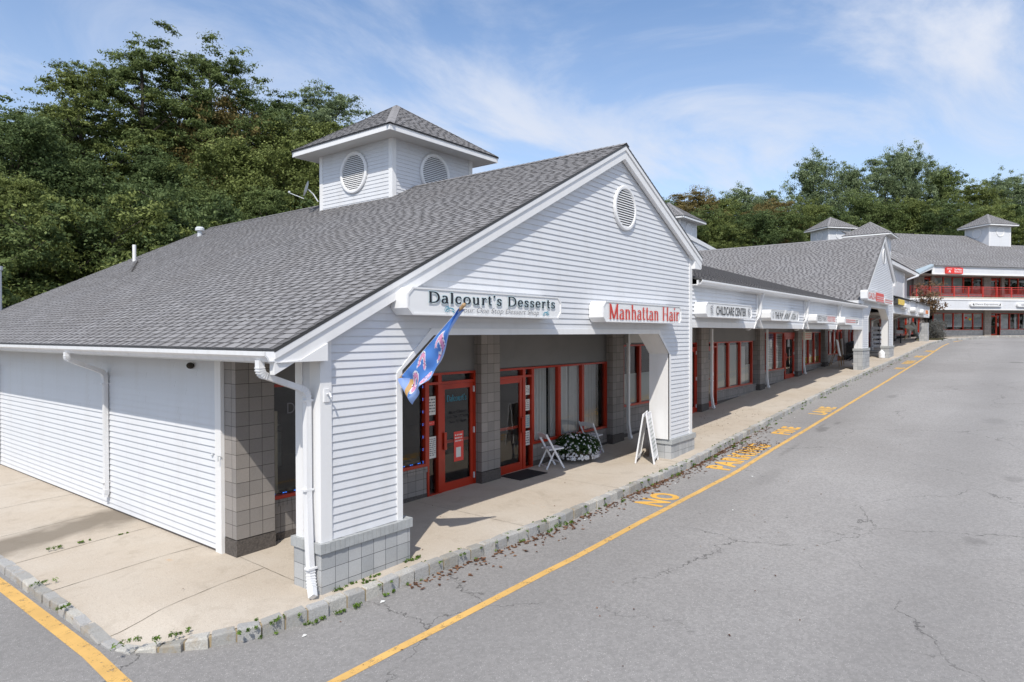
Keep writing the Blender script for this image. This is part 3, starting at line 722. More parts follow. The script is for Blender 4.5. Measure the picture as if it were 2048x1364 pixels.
# expansion joints, a few millimetres of dirt
mb = MB(); jr = random.Random(5)
def joint(x0, y0, x1, y1, wdt=.011):
    a, b = Vector((x0, y0)), Vector((x1, y1)); n = max(4, int((b-a).length/.12)); d = (b-a).normalized(); nn = Vector((-d.y, d.x))
    pr = None
    for i in range(n+1):
        p = a+(b-a)*i/n+nn*jr.uniform(-.004, .004); w2 = wdt*jr.uniform(.35, 1.1)/2
        if -.6 > p.x: z = sw(p.x, p.y)
        else: z = g(p.x)
        cur = [(p.x+nn.x*w2, p.y+nn.y*w2, z+.004), (p.x-nn.x*w2, p.y-nn.y*w2, z+.004)]
        if pr: mb.face([pr[0], pr[1], cur[1], cur[0]])
        pr = cur
joint(-1.95, 1.22, .03, 1.36); joint(-1.95, 3.05, .0, 3.0); joint(-1.95, 4.65, .0, 4.6); joint(-1.95, 6.3, 0, 6.2); joint(-1.95, 8.3, 0, 8.2); joint(-1.95, 10.4, 0, 10.3)
joint(.07, 2.04, .02, .55)
for x in (3.6, 6.7, 9.75, 13, 16, 19.2, 22.4, 25.6, 28.8, 32, 35, 38.5, 42, 45.5, 49): joint(x, kerb_y(x)+.14, x, 2.2, .008)
mb.build('sidewalk_joint', 'dirt_joint', origin=(0, 0, 0), kind='structure')
# ---- painted markings
def ribbon(pts, wdt, mat, name, off=.004, sub=.6):
    mb = MB(); P = [Vector(p) for p in pts]; out = []
    for a, b in zip(P, P[1:]):
        n = max(1, int((b-a).length/sub)); out += [a+(b-a)*i/n for i in range(n)]
    out.append(P[-1]); pr = None
    for i, p in enumerate(out):
        d = (out[min(i+1, len(out)-1)]-out[max(i-1, 0)]).normalized(); n = Vector((-d.y, d.x)); e = rnd.uniform(-.006, .006)
        c = [(p.x+n.x*(wdt/2+e), p.y+n.y*(wdt/2+e), g(p.x+n.x*wdt/2)-KERB+off), (p.x-n.x*(wdt/2-e), p.y-n.y*(wdt/2-e), g(p.x-n.x*wdt/2)-KERB+off)]
        if pr: mb.face([pr[0], pr[1], c[1], c[0]])
        pr = c
    return mb.build(name, mat, origin=(0, 0, 0), kind='structure')
ribbon([(-6, -1.50), (-3, -1.53), (-1.0, -1.555), (1.2, -1.61), (3.2, -1.62), (5.5, -1.585), (8.5, -1.56), (12.9, -1.53), (20, -1.58), (30, -1.64), (40, -1.64), (55, -1.62), (58, -1.7)], .115, 'yellow_paint', 'fire_lane_line')
ribbon([(60.2, -1.85), (62.5, -2.3)], .13, 'yellow_paint_worn', 'fire_lane_line_end')
ribbon([(-2.2, 22), (-2.2, 12), (-2.20, 4.4), (-2.19, 2.9), (-2.19, 1.9), (-2.19, 1.0), (-2.23, .2), (-2.28, -1.5), (-2.34, -4)], .16, 'yellow_paint', 'side_drive_line')
def lane_word(body, x0, x1, y0, y1, mat, name):
    mb = MB()
    text_fit(mb, body, x0, x1, y0, y1, lambda x, y: (x, y, g(x)-KERB+.004), spacing=1.12, bold=.042)
    # keep long letters on the sloping ground
    return mb.build(name, mat, origin=(0, 0, 0), kind='structure')
lane_word('NO', 6.42, 7.42, -1.47, -.88, 'yellow_paint_worn', 'lane_lettering')
lane_word('PARKING', 10.17, 13.42, -1.38, -.79, 'yellow_paint_worn', 'lane_lettering')
lane_word('FIRE', 15.05, 16.35, -1.36, -.83, 'yellow_paint_worn', 'lane_lettering')
lane_word('LANE', 19.0, 20.8, -1.42, -.88, 'yellow_paint_faint', 'lane_lettering')
lane_word('NO', 35.6, 36.5, -1.55, -1.05, 'yellow_paint_faint', 'lane_lettering')
lane_word('PARKING', 38.8, 41.2, -1.5, -.95, 'yellow_paint_faint', 'lane_lettering')
lane_word('FIRE', 43.7, 45.0, -1.6, -1.0, 'yellow_paint_faint', 'lane_lettering')
lane_word('LANE', 48.2, 49.6, -1.65, -1.05, 'yellow_paint_faint', 'lane_lettering')
# ---------------------------------------------------------------- storefront parts
def rect_frame(mb, x0, x1, z0, z1, T, v0, v1, wl=.05, wr=.05, wb=.05, wt=.05):
    mb.box(x0, x0+wl, v0, v1, z0, z1, T); mb.box(x1-wr, x1, v0, v1, z0, z1, T)
    mb.box(x0+wl, x1-wr, v0+.002, v1-.002, z0, z0+wb, T); mb.box(x0+wl, x1-wr, v0+.002, v1-.002, z1-wt, z1, T)
def pane(parent, T, x0, x1, z0, z1, v=.03):
    return MB().face([T(x0, v, z0), T(x1, v, z0), T(x1, v, z1), T(x0, v, z1)]).build('glass', 'glass', parent)
def window(parent, T, x0, x1, z0, z1, inside=None, wl=.055, wr=.055, label=None, rail=None, mat='red_frame'):
    mb = MB(); rect_frame(mb, x0, x1, z0, z1, T, -.05, .07, wl, wr, .055, .045)
    if rail: mb.box(x0+wl, x1-wr, -.03, .05, rail-.025, rail+.025, T)
    f = mb.build('window', mat, parent, label=label); pane(f, T, x0+wl-.01, x1-wr+.01, z0+.045, z1-.035)
    if inside: inside(f, T, x0+wl, x1-wr, z0+.06, z1-.05)
    return f
def door(parent, T, x0, x1, zb, zt, z1=None, hinge='r', label=None, handle=True, inside=None, swing='red_frame'):
    """leaf in a frame x0..x1, zb..zt, with a transom light up to z1"""
    mb = MB(); mb.box(x0, x0+.05, -.05, .07, zb, zt, T); mb.box(x1-.05, x1, -.05, .07, zb, zt, T); mb.box(x0+.05, x1-.05, -.048, .068, zt-.05, zt, T)
    a, b, c, d = x0+.055, x1-.055, zb+.015, zt-.055
    mb.box(a, a+.095, -.035, .012, c, d, T); mb.box(b-.095, b, -.035, .012, c, d, T); mb.box(a+.095, b-.095, -.033, .010, c, c+.20, T); mb.box(a+.095, b-.095, -.033, .010, d-.10, d, T)
    f = mb.build('door', swing, parent, label=label); pane(f, T, a+.09, b-.09, c+.19, d-.09, -.012)
    hx = a+.05 if hinge == 'r' else b-.05
    if handle:
        h = MB(); h.box(hx-.02, hx+.05, -.085, -.06, zb+.88, zb+1.22, T); h.box(hx-.01, hx+.01, -.06, -.035, zb+.92, zb+.95, T); h.box(hx-.01, hx+.01, -.06, -.035, zb+1.15, zb+1.18, T); h.build('handle', swing, f)
        MB().box(a+.09, b-.09, .02, .05, zb+.98, zb+1.04, T).build('push_bar', swing, f)
    hg = MB(); xx = b-.004 if hinge == 'r' else a+.004
    for z in (zb+.18, zb+1.12, d-.2): hg.box(xx-.014, xx+.016, -.062, -.036, z, z+.12, T)
    hg.build('hinge', 'zinc', f)
    if inside: inside(f, T, a+.09, b-.09, c+.2, d-.1)
    if z1: 
        mb = MB(); rect_frame(mb, x0, x1, zt, z1, T, -.05, .07, .05, .05, .004, .045); t = mb.build('transom', 'red_frame', parent); pane(t, T, x0+.04, x1-.04, zt+.0, z1-.04)
    return f
def curtain(cover=((0, 1),), v=.08, mat='curtain', gather=None):
    def f(par, T, x0, x1, z0, z1):
        for (a, b) in cover:
            mb = MB(); n = 48; ph = rnd.random()*6; xa, xb = x0+(x1-x0)*a, x0+(x1-x0)*b; rows = 8
            def P(i, j):
                t = i/n; s = j/rows; x = xa+(xb-xa)*t
                if gather: x = x+(((xa if gather < 0 else xb)-x)*.45*math.sin(s*math.pi)*(1 if s < .9 else .8))
                return T(x, v+.028*math.sin(t*n*.62+ph+.4*s)+.012*math.sin(t*n*1.31+ph), z1-(z1-z0)*s)
            for i in range(n):
                for j in range(rows): mb.face([P(i, j), P(i+1, j), P(i+1, j+1), P(i, j+1)])
            mb.build('curtain', mat, par, smooth=True)
    return f
def film(parts):      # parts: (x fraction a,b, z fraction c,d, material, v)
    def f(par, T, x0, x1, z0, z1):
        for k, (a, b, c, d, mt, _) in enumerate(parts):
            mb = MB(); X = lambda t: x0+(x1-x0)*t; Z = lambda t: z0+(z1-z0)*t; v = .05+.006*k
            mb.box(X(a), X(b), v, v+.004, Z(c), Z(d), T); mb.build('poster' if mt not in ('film', 'interior_light') else 'blind', mt, par)
    return f
def scribble(par, T, x0, x1, z0, z1, v, mat='ink_grey', lines=5, seed=1, name='print'):
    r = random.Random(seed); mb = MB(); n = lines
    for i in range(n):
        z = z1-(i+.5)*(z1-z0)/n; h = (z1-z0)/n*.22; x = x0
        while x < x1-.01:
            l = r.uniform(.02, .07); e = min(x+l, x1); mb.face([T(x, v, z-h), T(e, v, z-h), T(e, v, z+h), T(x, v, z+h)]); x = e+r.uniform(.01, .025)
    mb.build(name, mat, par)
def column(parent, T, x0, x1, v0, v1, zb, zt, foot=.24):
    mb = MB()
    # faces with block coordinates counted from the foot so that the courses line up
    for (P, w) in (((x0, v0), (x1, v0)), x1-x0), (((x1, v0), (x1, v1)), v1-v0), (((x1, v1), (x0, v1)), x1-x0), (((x0, v1), (x0, v0)), v1-v0):
        (xa, va), (xb, vb) = P
        mb.face([T(xa, va, zb+foot), T(xb, vb, zb+foot), T(xb, vb, zt), T(xa, va, zt)], uv=[(0, 0), (w, 0), (w, zt-zb-foot), (0, zt-zb-foot)])
    c = mb.build('column', 'cmu_tan', parent)
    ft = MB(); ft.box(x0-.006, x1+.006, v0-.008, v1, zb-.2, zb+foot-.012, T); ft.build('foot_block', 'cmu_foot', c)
    return c
def knee(parent, T, x0, x1, z_sill, v=-.02, foot=.2):
    zb = min(g(T(x0, 0, 0)[0]), g(T(x1, 0, 0)[0])); mb = MB(); h = z_sill-zb-.11
    mb.face([T(x0, v, zb-.1), T(x1, v, zb-.1), T(x1, v, z_sill-.11), T(x0, v, z_sill-.11)], uv=[(0, -.1), (x1-x0, -.1), (x1-x0, h), (0, h)])
    k = mb.build('knee_wall', 'cmu_tan' if foot else 'cmu_painted', parent)
    cp = MB(); n = max(1, int((x1-x0)/.075)); st = (x1-x0)/n
    for i in range(n): cp.box(x0+i*st+.004, x0+(i+1)*st-.004, v-.03, v+.12, z_sill-.11, z_sill-.004, T)
    cp.box(x0, x1, v-.022, v+.11, z_sill-.112, z_sill-.008, T)
    cp.build('brick_sill', 'cmu_tan', k)
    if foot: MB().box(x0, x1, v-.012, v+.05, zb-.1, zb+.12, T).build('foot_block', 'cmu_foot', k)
    return k
def pillar_base(parent, x0, x1, y0, y1, zt, mat='cmu_painted', capmat='cmu_painted'):
    zb = min(g(x0), g(x1)); mb = MB(); top = zt-.125
    rel = lambda z: z-top
    for (a, b, w) in (((x0, y0), (x1, y0), x1-x0), ((x1, y0), (x1, y1), y1-y0), ((x1, y1), (x0, y1), x1-x0), ((x0, y1), (x0, y0), y1-y0)):
        mb.face([(*a, zb-.25), (*b, zb-.25), (*b, top), (*a, top)], uv=[(0, rel(zb-.25)), (w, rel(zb-.25)), (w, 0), (0, 0)])
    p = mb.build('pillar_base', mat, parent)
    # bricks on edge as the cap
    cp = MB(); o = .03
    def row(ax, a0, a1, c0, c1):
        n = int(round((a1-a0)/.072)); st = (a1-a0)/n
        for i in range(n):
            s, e = a0+i*st+.003, a0+(i+1)*st-.003; j = rnd.uniform(-.003, .003)
            P = (s, e, c0+j, c1) if ax == 'x' else (c0+j, c1, s, e)
            cp.box(*P, top+.004, zt+j)
    row('x', x0-o, x1+o, y0-o, y0+.09); row('x', x0-o, x1+o, y1-.09, y1+o); row('y', y0+.095, y1-.095, x0-o, x0+.09); row('y', y0+.095, y1-.095, x1-.09, x1+o)
    cp.box(x0-o+.006, x1+o-.006, y0-o+.006, y1+o-.006, top-.002, zt-.008)
    cp.build('brick_cap', 'cap_brick', p)
    return p
dirty('cap_brick', (.41, .425, .43), .8, .35, 4, (.26, .27, .27), fine=.35)
def shingled(parent, name, O, eu, ev, poly, seed, thick=.035, expo=.127, **kw):
    """roof slab with real shingles on it"""
    O = Vector(O); a = Vector(eu).normalized(); b = Vector(ev).normalized(); n = a.cross(b); n = -n if n.z < 0 else n
    mb = MB(); top = [O+a*s+b*t for s, t in poly]; bot = [p-n*thick for p in top]
    mb.face([p+n*.0005 for p in top]); mb.face(bot[::-1])
    for i in range(len(poly)): j = (i+1) % len(poly); mb.face([bot[i], bot[j], top[j], top[i]])
    r = mb.build(name, 'dark_metal', parent)
    sm = shingles(MB(), O+n*.001, a, b, poly, expo, seed, **kw); sm.build('shingles', 'shingle', r)
    return r
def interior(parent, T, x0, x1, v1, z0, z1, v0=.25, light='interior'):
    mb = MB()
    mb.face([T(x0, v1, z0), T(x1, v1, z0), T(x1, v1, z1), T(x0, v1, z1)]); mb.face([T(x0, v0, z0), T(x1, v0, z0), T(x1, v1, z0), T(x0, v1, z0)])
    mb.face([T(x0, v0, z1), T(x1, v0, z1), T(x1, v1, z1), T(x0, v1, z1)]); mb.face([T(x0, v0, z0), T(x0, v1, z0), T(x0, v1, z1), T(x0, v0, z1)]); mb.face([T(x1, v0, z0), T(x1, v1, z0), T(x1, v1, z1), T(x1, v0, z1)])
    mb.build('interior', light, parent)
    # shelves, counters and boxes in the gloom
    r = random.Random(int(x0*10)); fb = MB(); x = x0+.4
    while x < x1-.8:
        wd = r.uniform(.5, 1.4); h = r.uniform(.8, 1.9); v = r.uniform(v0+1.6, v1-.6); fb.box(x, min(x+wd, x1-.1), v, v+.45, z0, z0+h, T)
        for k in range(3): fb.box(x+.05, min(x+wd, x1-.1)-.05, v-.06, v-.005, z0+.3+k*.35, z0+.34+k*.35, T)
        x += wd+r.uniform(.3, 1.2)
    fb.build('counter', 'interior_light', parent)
def cupola(parent_b, T, x0, v0, size, zbase, ztop, over=.54, apex=None, oval=True, small=False, louv=True):
    """square siding tower with a hipped shingle roof, as parts of the building (frame T)"""
    s = size; apex = apex or ztop+1.42; hb = .14
    zb = zbase
    faces = []
    mb = MB()
    def side(k):   # frame of each of the four walls: outside is -v
        c = [(x0, v0, 0), (x0+s, v0, 90), (x0+s, v0+s, 180), (x0, v0+s, 270)][k]
        ca, sa = math.cos(math.radians(c[2])), math.sin(math.radians(c[2]))
        return lambda u, v, z: T(c[0]+u*ca-v*sa, c[1]+u*sa+v*ca, z)
    for k in range(4): siding(mb, [(.12, zb), (s-.12, zb), (s-.12, ztop), (.12, ztop)], side(k), depth=.012)
    tw = mb.build('cupola', 'siding', parent_b, label=None)
    cb = MB()
    for (a, b) in ((x0, v0), (x0+s, v0), (x0+s, v0+s), (x0, v0+s)):
        sx = 1 if a == x0 else -1; sv = 1 if b == v0 else -1
        xa, xb = sorted((a-sx*.022, a+sx*.12)); va, vb = sorted((b-sv*.022, b+sv*.12)); cb.box(xa, xb, va, vb, zb, ztop, T)
    cb.build('corner_board', 'trim', tw)
    if oval:
        for k in (0, 3, 1): 
            round_vent(tw, side(k), s/2, ztop-.72, .575 if not small else .5, louv=louv)
    e0, e1, w0, w1 = x0-over, x0+s+over, v0-over, v0+s+over; zs = ztop-.045
    sf = MB(); sf.face([T(e0, w0, zs), T(e1, w0, zs), T(e1, w1, zs), T(e0, w1, zs)]); sf.build('soffit', 'soffit', tw)
    fb = MB(); 
    fb.box(e0-.02, e1+.02, w0-.02, w0, zs-.012, zs+hb, T); fb.box(e0-.02, e1+.02, w1, w1+.02, zs-.012, zs+hb, T); fb.box(e0-.02, e0, w0, w1, zs-.012, zs+hb, T); fb.box(e1, e1+.02, w0, w1, zs-.012, zs+hb, T)
    fb.build('fascia', 'trim', tw)
    cx, cv = x0+s/2, v0+s/2; ze = zs+hb+.012; ov = .04
    E = [(e0-ov, w0-ov), (e1+ov, w0-ov), (e1+ov, w1+ov), (e0-ov, w1+ov)]
    rf = MB(); smb = MB()
    for k in range(4):
        A = Vector(T(*E[k], ze)); B = Vector(T(*E[(k+1) % 4], ze)); P = Vector(T(cx, cv, apex)); rf.face([A, B, P])
        M = (A+B)/2; hh = (P-M).length; ll = (B-A).length; shingles(smb, A, B-A, P-M, [(0, 0), (ll, 0), (ll/2+.03, hh), (ll/2-.03, hh)], .127, 30+k)
        n = (B-A).cross(P-M).normalized(); n = -n if n.z < 0 else n
    rf.face([Vector(T(*E[k], ze-.02)) for k in range(4)])
    for k in range(4):
        A = Vector(T(*E[k], ze)); B = Vector(T(*E[(k+1) % 4], ze)); rf.face([A-Vector((0, 0, .03)), B-Vector((0, 0, .03)), B, A])
        # hip caps
        P = Vector(T(cx, cv, apex)); d = P-A; m = int(d.length/.14)
        for i in range(m):
            a = A+d*(i/m)+Vector((0, 0, .014)); b = A+d*((i+1.25)/m if i < m-1 else 1)+Vector((0, 0, .022)); sd = Vector((-d.y, d.x, 0)).normalized()*.11; dn = Vector((0, 0, -.045))
            tn = rnd.uniform(.45, .75); smb.face([a, a+sd+dn, b+sd+dn, b], tn); smb.face([a-sd+dn, a, b, b-sd+dn], tn)
    r = rf.build('roof', 'black', tw); smb.build('shingles', 'shingle', tw)
    return tw
def gable_front(B, gx0, gx1, xe0, ze0, xp, zp, xe1, ze1, zcap, op, bases, vent, ybk=17.3, zret=None, TH=.5):
    """arched gable wall on the plane Y=0 with a roof running back; op = outer opening polygon numbers"""
    sl = (zp-ze0)/(xp-xe0); sr = (zp-ze1)/(xe1-xp); RL = lambda x: ze0+sl*(x-xe0); RR = lambda x: zp-sr*(x-xp)
    j0, t0, t1, j1, zl, zh, zbot = op; bw = .14
    poly = [(gx0+bw, zcap+.005), (gx1-bw, zcap+.005), (gx1-bw, RR(gx1-bw)-.07), (xp, zp-.07), (gx0+bw, RL(gx0+bw)-.07)]
    hole = [(j0, zbot-1), (j1, zbot-1), (j1, zl), (t1, zh), (t0, zh), (j0, zl)]
    mb = MB(); siding(mb, poly, ID, [hole], depth=.015 if gx0 < 5 else .026)
    wl = mb.build('front_wall', 'siding', B)
    # trim round the opening, corner boards
    iw = .098; inner = [(j0+iw, zcap), (j0+iw, zl+.03), (t0+.045, zh-iw), (t1-.045, zh-iw), (j1-iw, zl+.03), (j1-iw, zcap)]
    outer = [(j0, zcap), (j0, zl), (t0, zh), (t1, zh), (j1, zl), (j1, zcap)]
    tb = MB()
    for k in range(5):
        o0, o1, i0, i1 = outer[k], outer[k+1], inner[k], inner[k+1]
        tb.hexa([(o0[0], -.028, o0[1]), (o1[0], -.028, o1[1]), (i1[0], -.028, i1[1]), (i0[0], -.028, i0[1]), (o0[0], 0, o0[1]), (o1[0], 0, o1[1]), (i1[0], 0, i1[1]), (i0[0], 0, i0[1])])
    for k in range(5):
        i0, i1 = inner[k], inner[k+1]; tb.face([(i0[0], -.026, i0[1]), (i1[0], -.026, i1[1]), (i1[0], TH, i1[1]), (i0[0], TH, i0[1])])
    tb.build('arch_trim', 'trim', wl)
    cb = MB()
    for x in (gx0, gx1-bw):
        zt = (RL(x) if x == gx0 else RR(x+bw))-.06; cb.box(x if x == gx0 else x+.0, x+bw, -.028, .0, zcap, zt)
    cb.build('corner_board', 'trim', wl)
    # sides and back of the wall
    for (x, sgn, jj) in ((gx0, -1, j0), (gx1, 1, j1)):
        sb = MB(); zt = (RL(x) if sgn < 0 else RR(x))-.08
        T = (lambda x: (lambda u, v, z: (x+v, u, z)))(x) if sgn < 0 else (lambda x: (lambda u, v, z: (x-v, u, z)))(x)
        siding(sb, [(.19, zcap+.005), (max(.2, TH-.15), zcap+.005), (max(.2, TH-.15), zt), (.19, zt)], T)
        sb.build('pillar_side', 'siding', wl)
        bb = MB(); xa, xb = (x-.026, x) if sgn < 0 else (x, x+.026); bb.box(xa, xb, -.028, .19, zcap, zt); bb.box(xa, xb, TH-.15, TH, zcap, zt); bb.build('corner_board', 'trim', wl)
    bk = MB(); flat(bk, [(gx0, zcap), (gx1, zcap), (gx1, RR(gx1)-.08), (xp, zp-.08), (gx0, RL(gx0)-.08)], ID, [[(j0+iw, zbot-1), (j1-iw, zbot-1), (j1-iw, zl+.03), (t1-.045, zh-iw), (t0+.045, zh-iw), (j0+iw, zl+.03)]], y=TH); bk.build('wall_back', 'soffit', wl)
    for b in bases: pillar_base(B, b[0], b[1], -.05, TH+.03, zcap)
    # rake boards
    rb = MB(); H = .30; Y0, Y1 = -.125, -.03
    rb.hexa([(xe0, Y0, RL(xe0)-H), (xp, Y0, zp-H*1.0), (xp, Y1, zp-H), (xe0, Y1, RL(xe0)-H), (xe0, Y0, RL(xe0)-.05), (xp, Y0, zp-.05), (xp, Y1, zp-.05), (xe0, Y1, RL(xe0)-.05)])
    rb.hexa([(xp, Y0, zp-H), (xe1, Y0, RR(xe1)-H), (xe1, Y1, RR(xe1)-H), (xp, Y1, zp-H), (xp, Y0, zp-.05), (xe1, Y0, RR(xe1)-.05), (xe1, Y1, RR(xe1)-.05), (xp, Y1, zp-.05)])
    h2 = .12
    rb.hexa([(xe0, Y0-.022, RL(xe0)-h2), (xp, Y0-.022, zp-h2), (xp, Y0-.001, zp-h2), (xe0, Y0-.001, RL(xe0)-h2), (xe0, Y0-.022, RL(xe0)-.04), (xp, Y0-.022, zp-.04), (xp, Y0-.001, zp-.04), (xe0, Y0-.001, RL(xe0)-.04)])
    rb.hexa([(xp, Y0-.022, zp-h2), (xe1, Y0-.022, RR(xe1)-h2), (xe1, Y0-.001, RR(xe1)-h2), (xp, Y0-.001, zp-h2), (xp, Y0-.022, zp-.04), (xe1, Y0-.022, RR(xe1)-.04), (xe1, Y0-.001, RR(xe1)-.04), (xp, Y0-.001, zp-.04)])
    rb.build('rake_board', 'trim', B)
    # boxed eave ends
    er = MB(); zs0 = zret or RL(xe0)-.165
    er.prism([(xe0+.02, zs0), (gx0-.0, zs0), (gx0-.0, RL(gx0)-H), (xe0+.02, RL(xe0)-H+.0)] if RL(xe0)-H > zs0 else [(xe0+.02, zs0), (gx0+.0, zs0), (gx0+.0, RL(gx0)-H-.002), (xe0+.16*2, zs0+.02)], -.15, -.032)
    zs1 = RR(xe1)-.30
    er.prism([(gx1-.0, zs1-.02), (xe1-.02, zs1-.02), (xe1-.02, RR(xe1)-.06), (gx1, RR(gx1)-.06)], -.118, .02)
    er.build('eave_return', 'trim', B)
    # roof
    Ll = math.hypot(xp-xe0, zp-ze0); Lr = math.hypot(xe1-xp, zp-ze1); W = ybk+.15
    shingled(B, 'roof', (xe0-.02, -.15, ze0-.01), (0, 1, 0), (xp-xe0, 0, zp-ze0), [(0, 0), (W, 0), (W, Ll+.02), (0, Ll+.02)], int(gx0)+11)
    shingled(B, 'roof', (xe1+.02, -.15, ze1-.01), (0, 1, 0), (xp-xe1, 0, zp-ze1), [(0, 0), (W, 0), (W, Lr+.02), (0, Lr+.02)], int(gx0)+12)
    rc = MB(); n = int(W/.15)
    for i in range(n):
        y = -.16+i*W/n; y2 = y+W/n*1.15; tn = rnd.uniform(.4, .75)
        rc.face([(xp, y, zp+.035), (xp, y2, zp+.028), (xp-.13, y2, zp-.13*sl+.024), (xp-.13, y, zp-.13*sl+.03)], tn); rc.face([(xp, y, zp+.035), (xp+.13, y, zp-.13*sr+.03), (xp+.13, y2, zp-.13*sr+.024), (xp, y2, zp+.028)], tn)
    rc.build('ridge_cap', 'shingle', B)
    # rear gable
    rg = MB(); flat(rg, [(gx0, 0), (gx1, 0), (gx1, RR(gx1)-.1), (xp, zp-.1), (gx0, RL(gx0)-.1)], ID, y=ybk-.12); rg.build('rear_wall', 'siding', B)
    if vent: round_vent(wl, ID, vent[0], vent[1], vent[2])
    return wl, RL, RR
# ================================================================ corner shop building
B1 = thing('shop_building', (5.6, 8, 0), 'nearest shop building, white siding, broad shingle roof and arched gable front', 'building', 'shop buildings of the strip')
wl1, RL1, RR1 = gable_front(B1, 0, 11.2, -.705, 3.034, 7.503, 7.165, 11.60, 5.153, .625, (1.213, 1.885, 9.338, 9.963, 2.66, 3.274, .6),
                            [(-.04, 1.42), (9.93, 11.32)], (7.66, 5.86, .475), zret=2.872)
WT = frame(0, 2.25, 0)      # shop wall plane: v=0 at Y=2.25
# side wall
S0 = SIDE(0)
mb = MB(); siding(mb, [(-17.17, .02), (-2.54, .04), (-2.54, 2.88), (-17.17, 2.88)], S0, step=.1016, depth=.021)
sw1 = mb.build('side_wall', 'siding', B1)
mb = MB(); mb.box(-.026, .03, 2.37, 2.54, 0.0, 2.875); mb.box(-.026, .03, 17.05, 17.2, 0.0, 2.875); mb.build('corner_board', 'trim', sw1)
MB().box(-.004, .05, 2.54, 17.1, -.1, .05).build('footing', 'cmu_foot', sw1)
mb = MB(); siding(mb, [(-2.1, 2.9), (-.5, 2.9), (-.5, 3.4), (-2.1, 3.4)], SIDE(0)); mb.box(.004, .12, .5, 2.1, 2.9, 3.4); mb.build('side_header', 'siding', B1)
mb = MB(); mb.box(.0, .05, 2.08, 2.6, 2.85, 3.4); mb.build('header_end', 'siding', B1)
# eave
mb = MB(); mb.face([(-.69, -.1, 2.872), (.03, -.1, 2.872), (.03, 17.2, 2.872), (-.69, 17.2, 2.872)]); mb.build('soffit', 'soffit', B1)
mb = MB(); mb.box(-.70, -.68, -.12, 17.25, 2.86, 3.0); fa1 = mb.build('fascia', 'trim', B1)
def gutter(parent, T, u0, u1, zt, name='gutter'):
    """K profile gutter whose back is at v=0 of frame T"""
    prof = [(0, zt-.115), (-.075, zt-.115), (-.10, zt-.07), (-.13, zt-.045), (-.13, zt), (-.115, zt), (-.115, zt-.035), (-.085, zt-.06), (-.065, zt-.10), (-.012, zt-.10), (-.012, zt), (0, zt)]
    mb = MB(); A = [T(u0, v, z) for v, z in prof]; Bq = [T(u1, v, z) for v, z in prof]; n = len(prof)
    for i in range(n): j = (i+1) % n; mb.face([A[i], A[j], Bq[j], Bq[i]])
    mb.face(A); mb.face(Bq[::-1]); return mb.build(name, 'gutter', parent)
gutter(B1, (lambda u, v, z: (-.70+v, u, z+.0008*(u if u < 9 else 18-u))), -.13, 17.25, 2.998)
# downspouts
downspout(B1, [(-.775, .06, 2.90), (-.775, .06, 2.74), (-.10, .14, 2.50), (-.10, .14, 1.2), (-.115, .10, .72), (-.115, .06, .18), (-.20, -.10, .04)], (0, 1, 0), .085, .07, [((-.10, .14, 2.38), 0), ((-.10, .14, 1.28), 0), ((-.115, .06, .33), 0)])
downspout(B1, [(-.775, 6.1, 2.90), (-.775, 6.1, 2.78), (-.07, 6.42, 2.50), (-.07, 6.42, .32), (-.10, 6.41, .23)], (0, 1, 0), .095, .07, [((-.07, 6.42, 2.3), 0), ((-.07, 6.42, .5), 0)])
downspout(B1, [(-.775, 13.3, 2.90), (-.775, 13.3, 2.78), (-.07, 13.05, 2.50), (-.07, 13.05, .12)], (0, 1, 0), .095, .07)
mb = MB(); mb.ball((-.06, 3.2, 2.72), (.06, .06, .05)); mb.build('side_lamp', 'bark_dark', B1)
mb = MB(); mb.tube([(-.03, 2.36, 1.42), (-.08, 2.36, 1.44), (-.08, 2.36, 1.36)], .012, 6); mb.ball((-.03, 2.62, 1.42), .02); mb.build('hose_clip', 'zinc', B1)
mb = MB(); mb.tube([(.06, -.03, 2.45), (.06, -.1, 2.47), (.06, -.13, 2.42)], .012, 6); mb.box(.02, .10, -.045, -.028, 2.36, 2.52); mb.build('flag_bracket', 'gutter', B1)
# columns of the arcade
column(B1, WT, .03, .64, -.20, .12, g(.2), 3.36); column(B1, WT, 5.37, 5.98, -.20, .12, g(5.6)+.0, 3.36); column(B1, WT, 10.80, 11.42, -.20, .12, g(11), 3.36)
# wall above the windows, ceiling
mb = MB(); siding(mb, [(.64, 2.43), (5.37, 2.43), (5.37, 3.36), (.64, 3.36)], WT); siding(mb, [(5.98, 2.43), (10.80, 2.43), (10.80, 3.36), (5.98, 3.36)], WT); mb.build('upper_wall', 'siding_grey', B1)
mb = MB(); mb.face([(.05, .45, 3.365), (11.2, .45, 3.365), (11.2, 2.3, 3.365), (.05, 2.3, 3.365)]); mb.build('ceiling', 'soffit', B1)
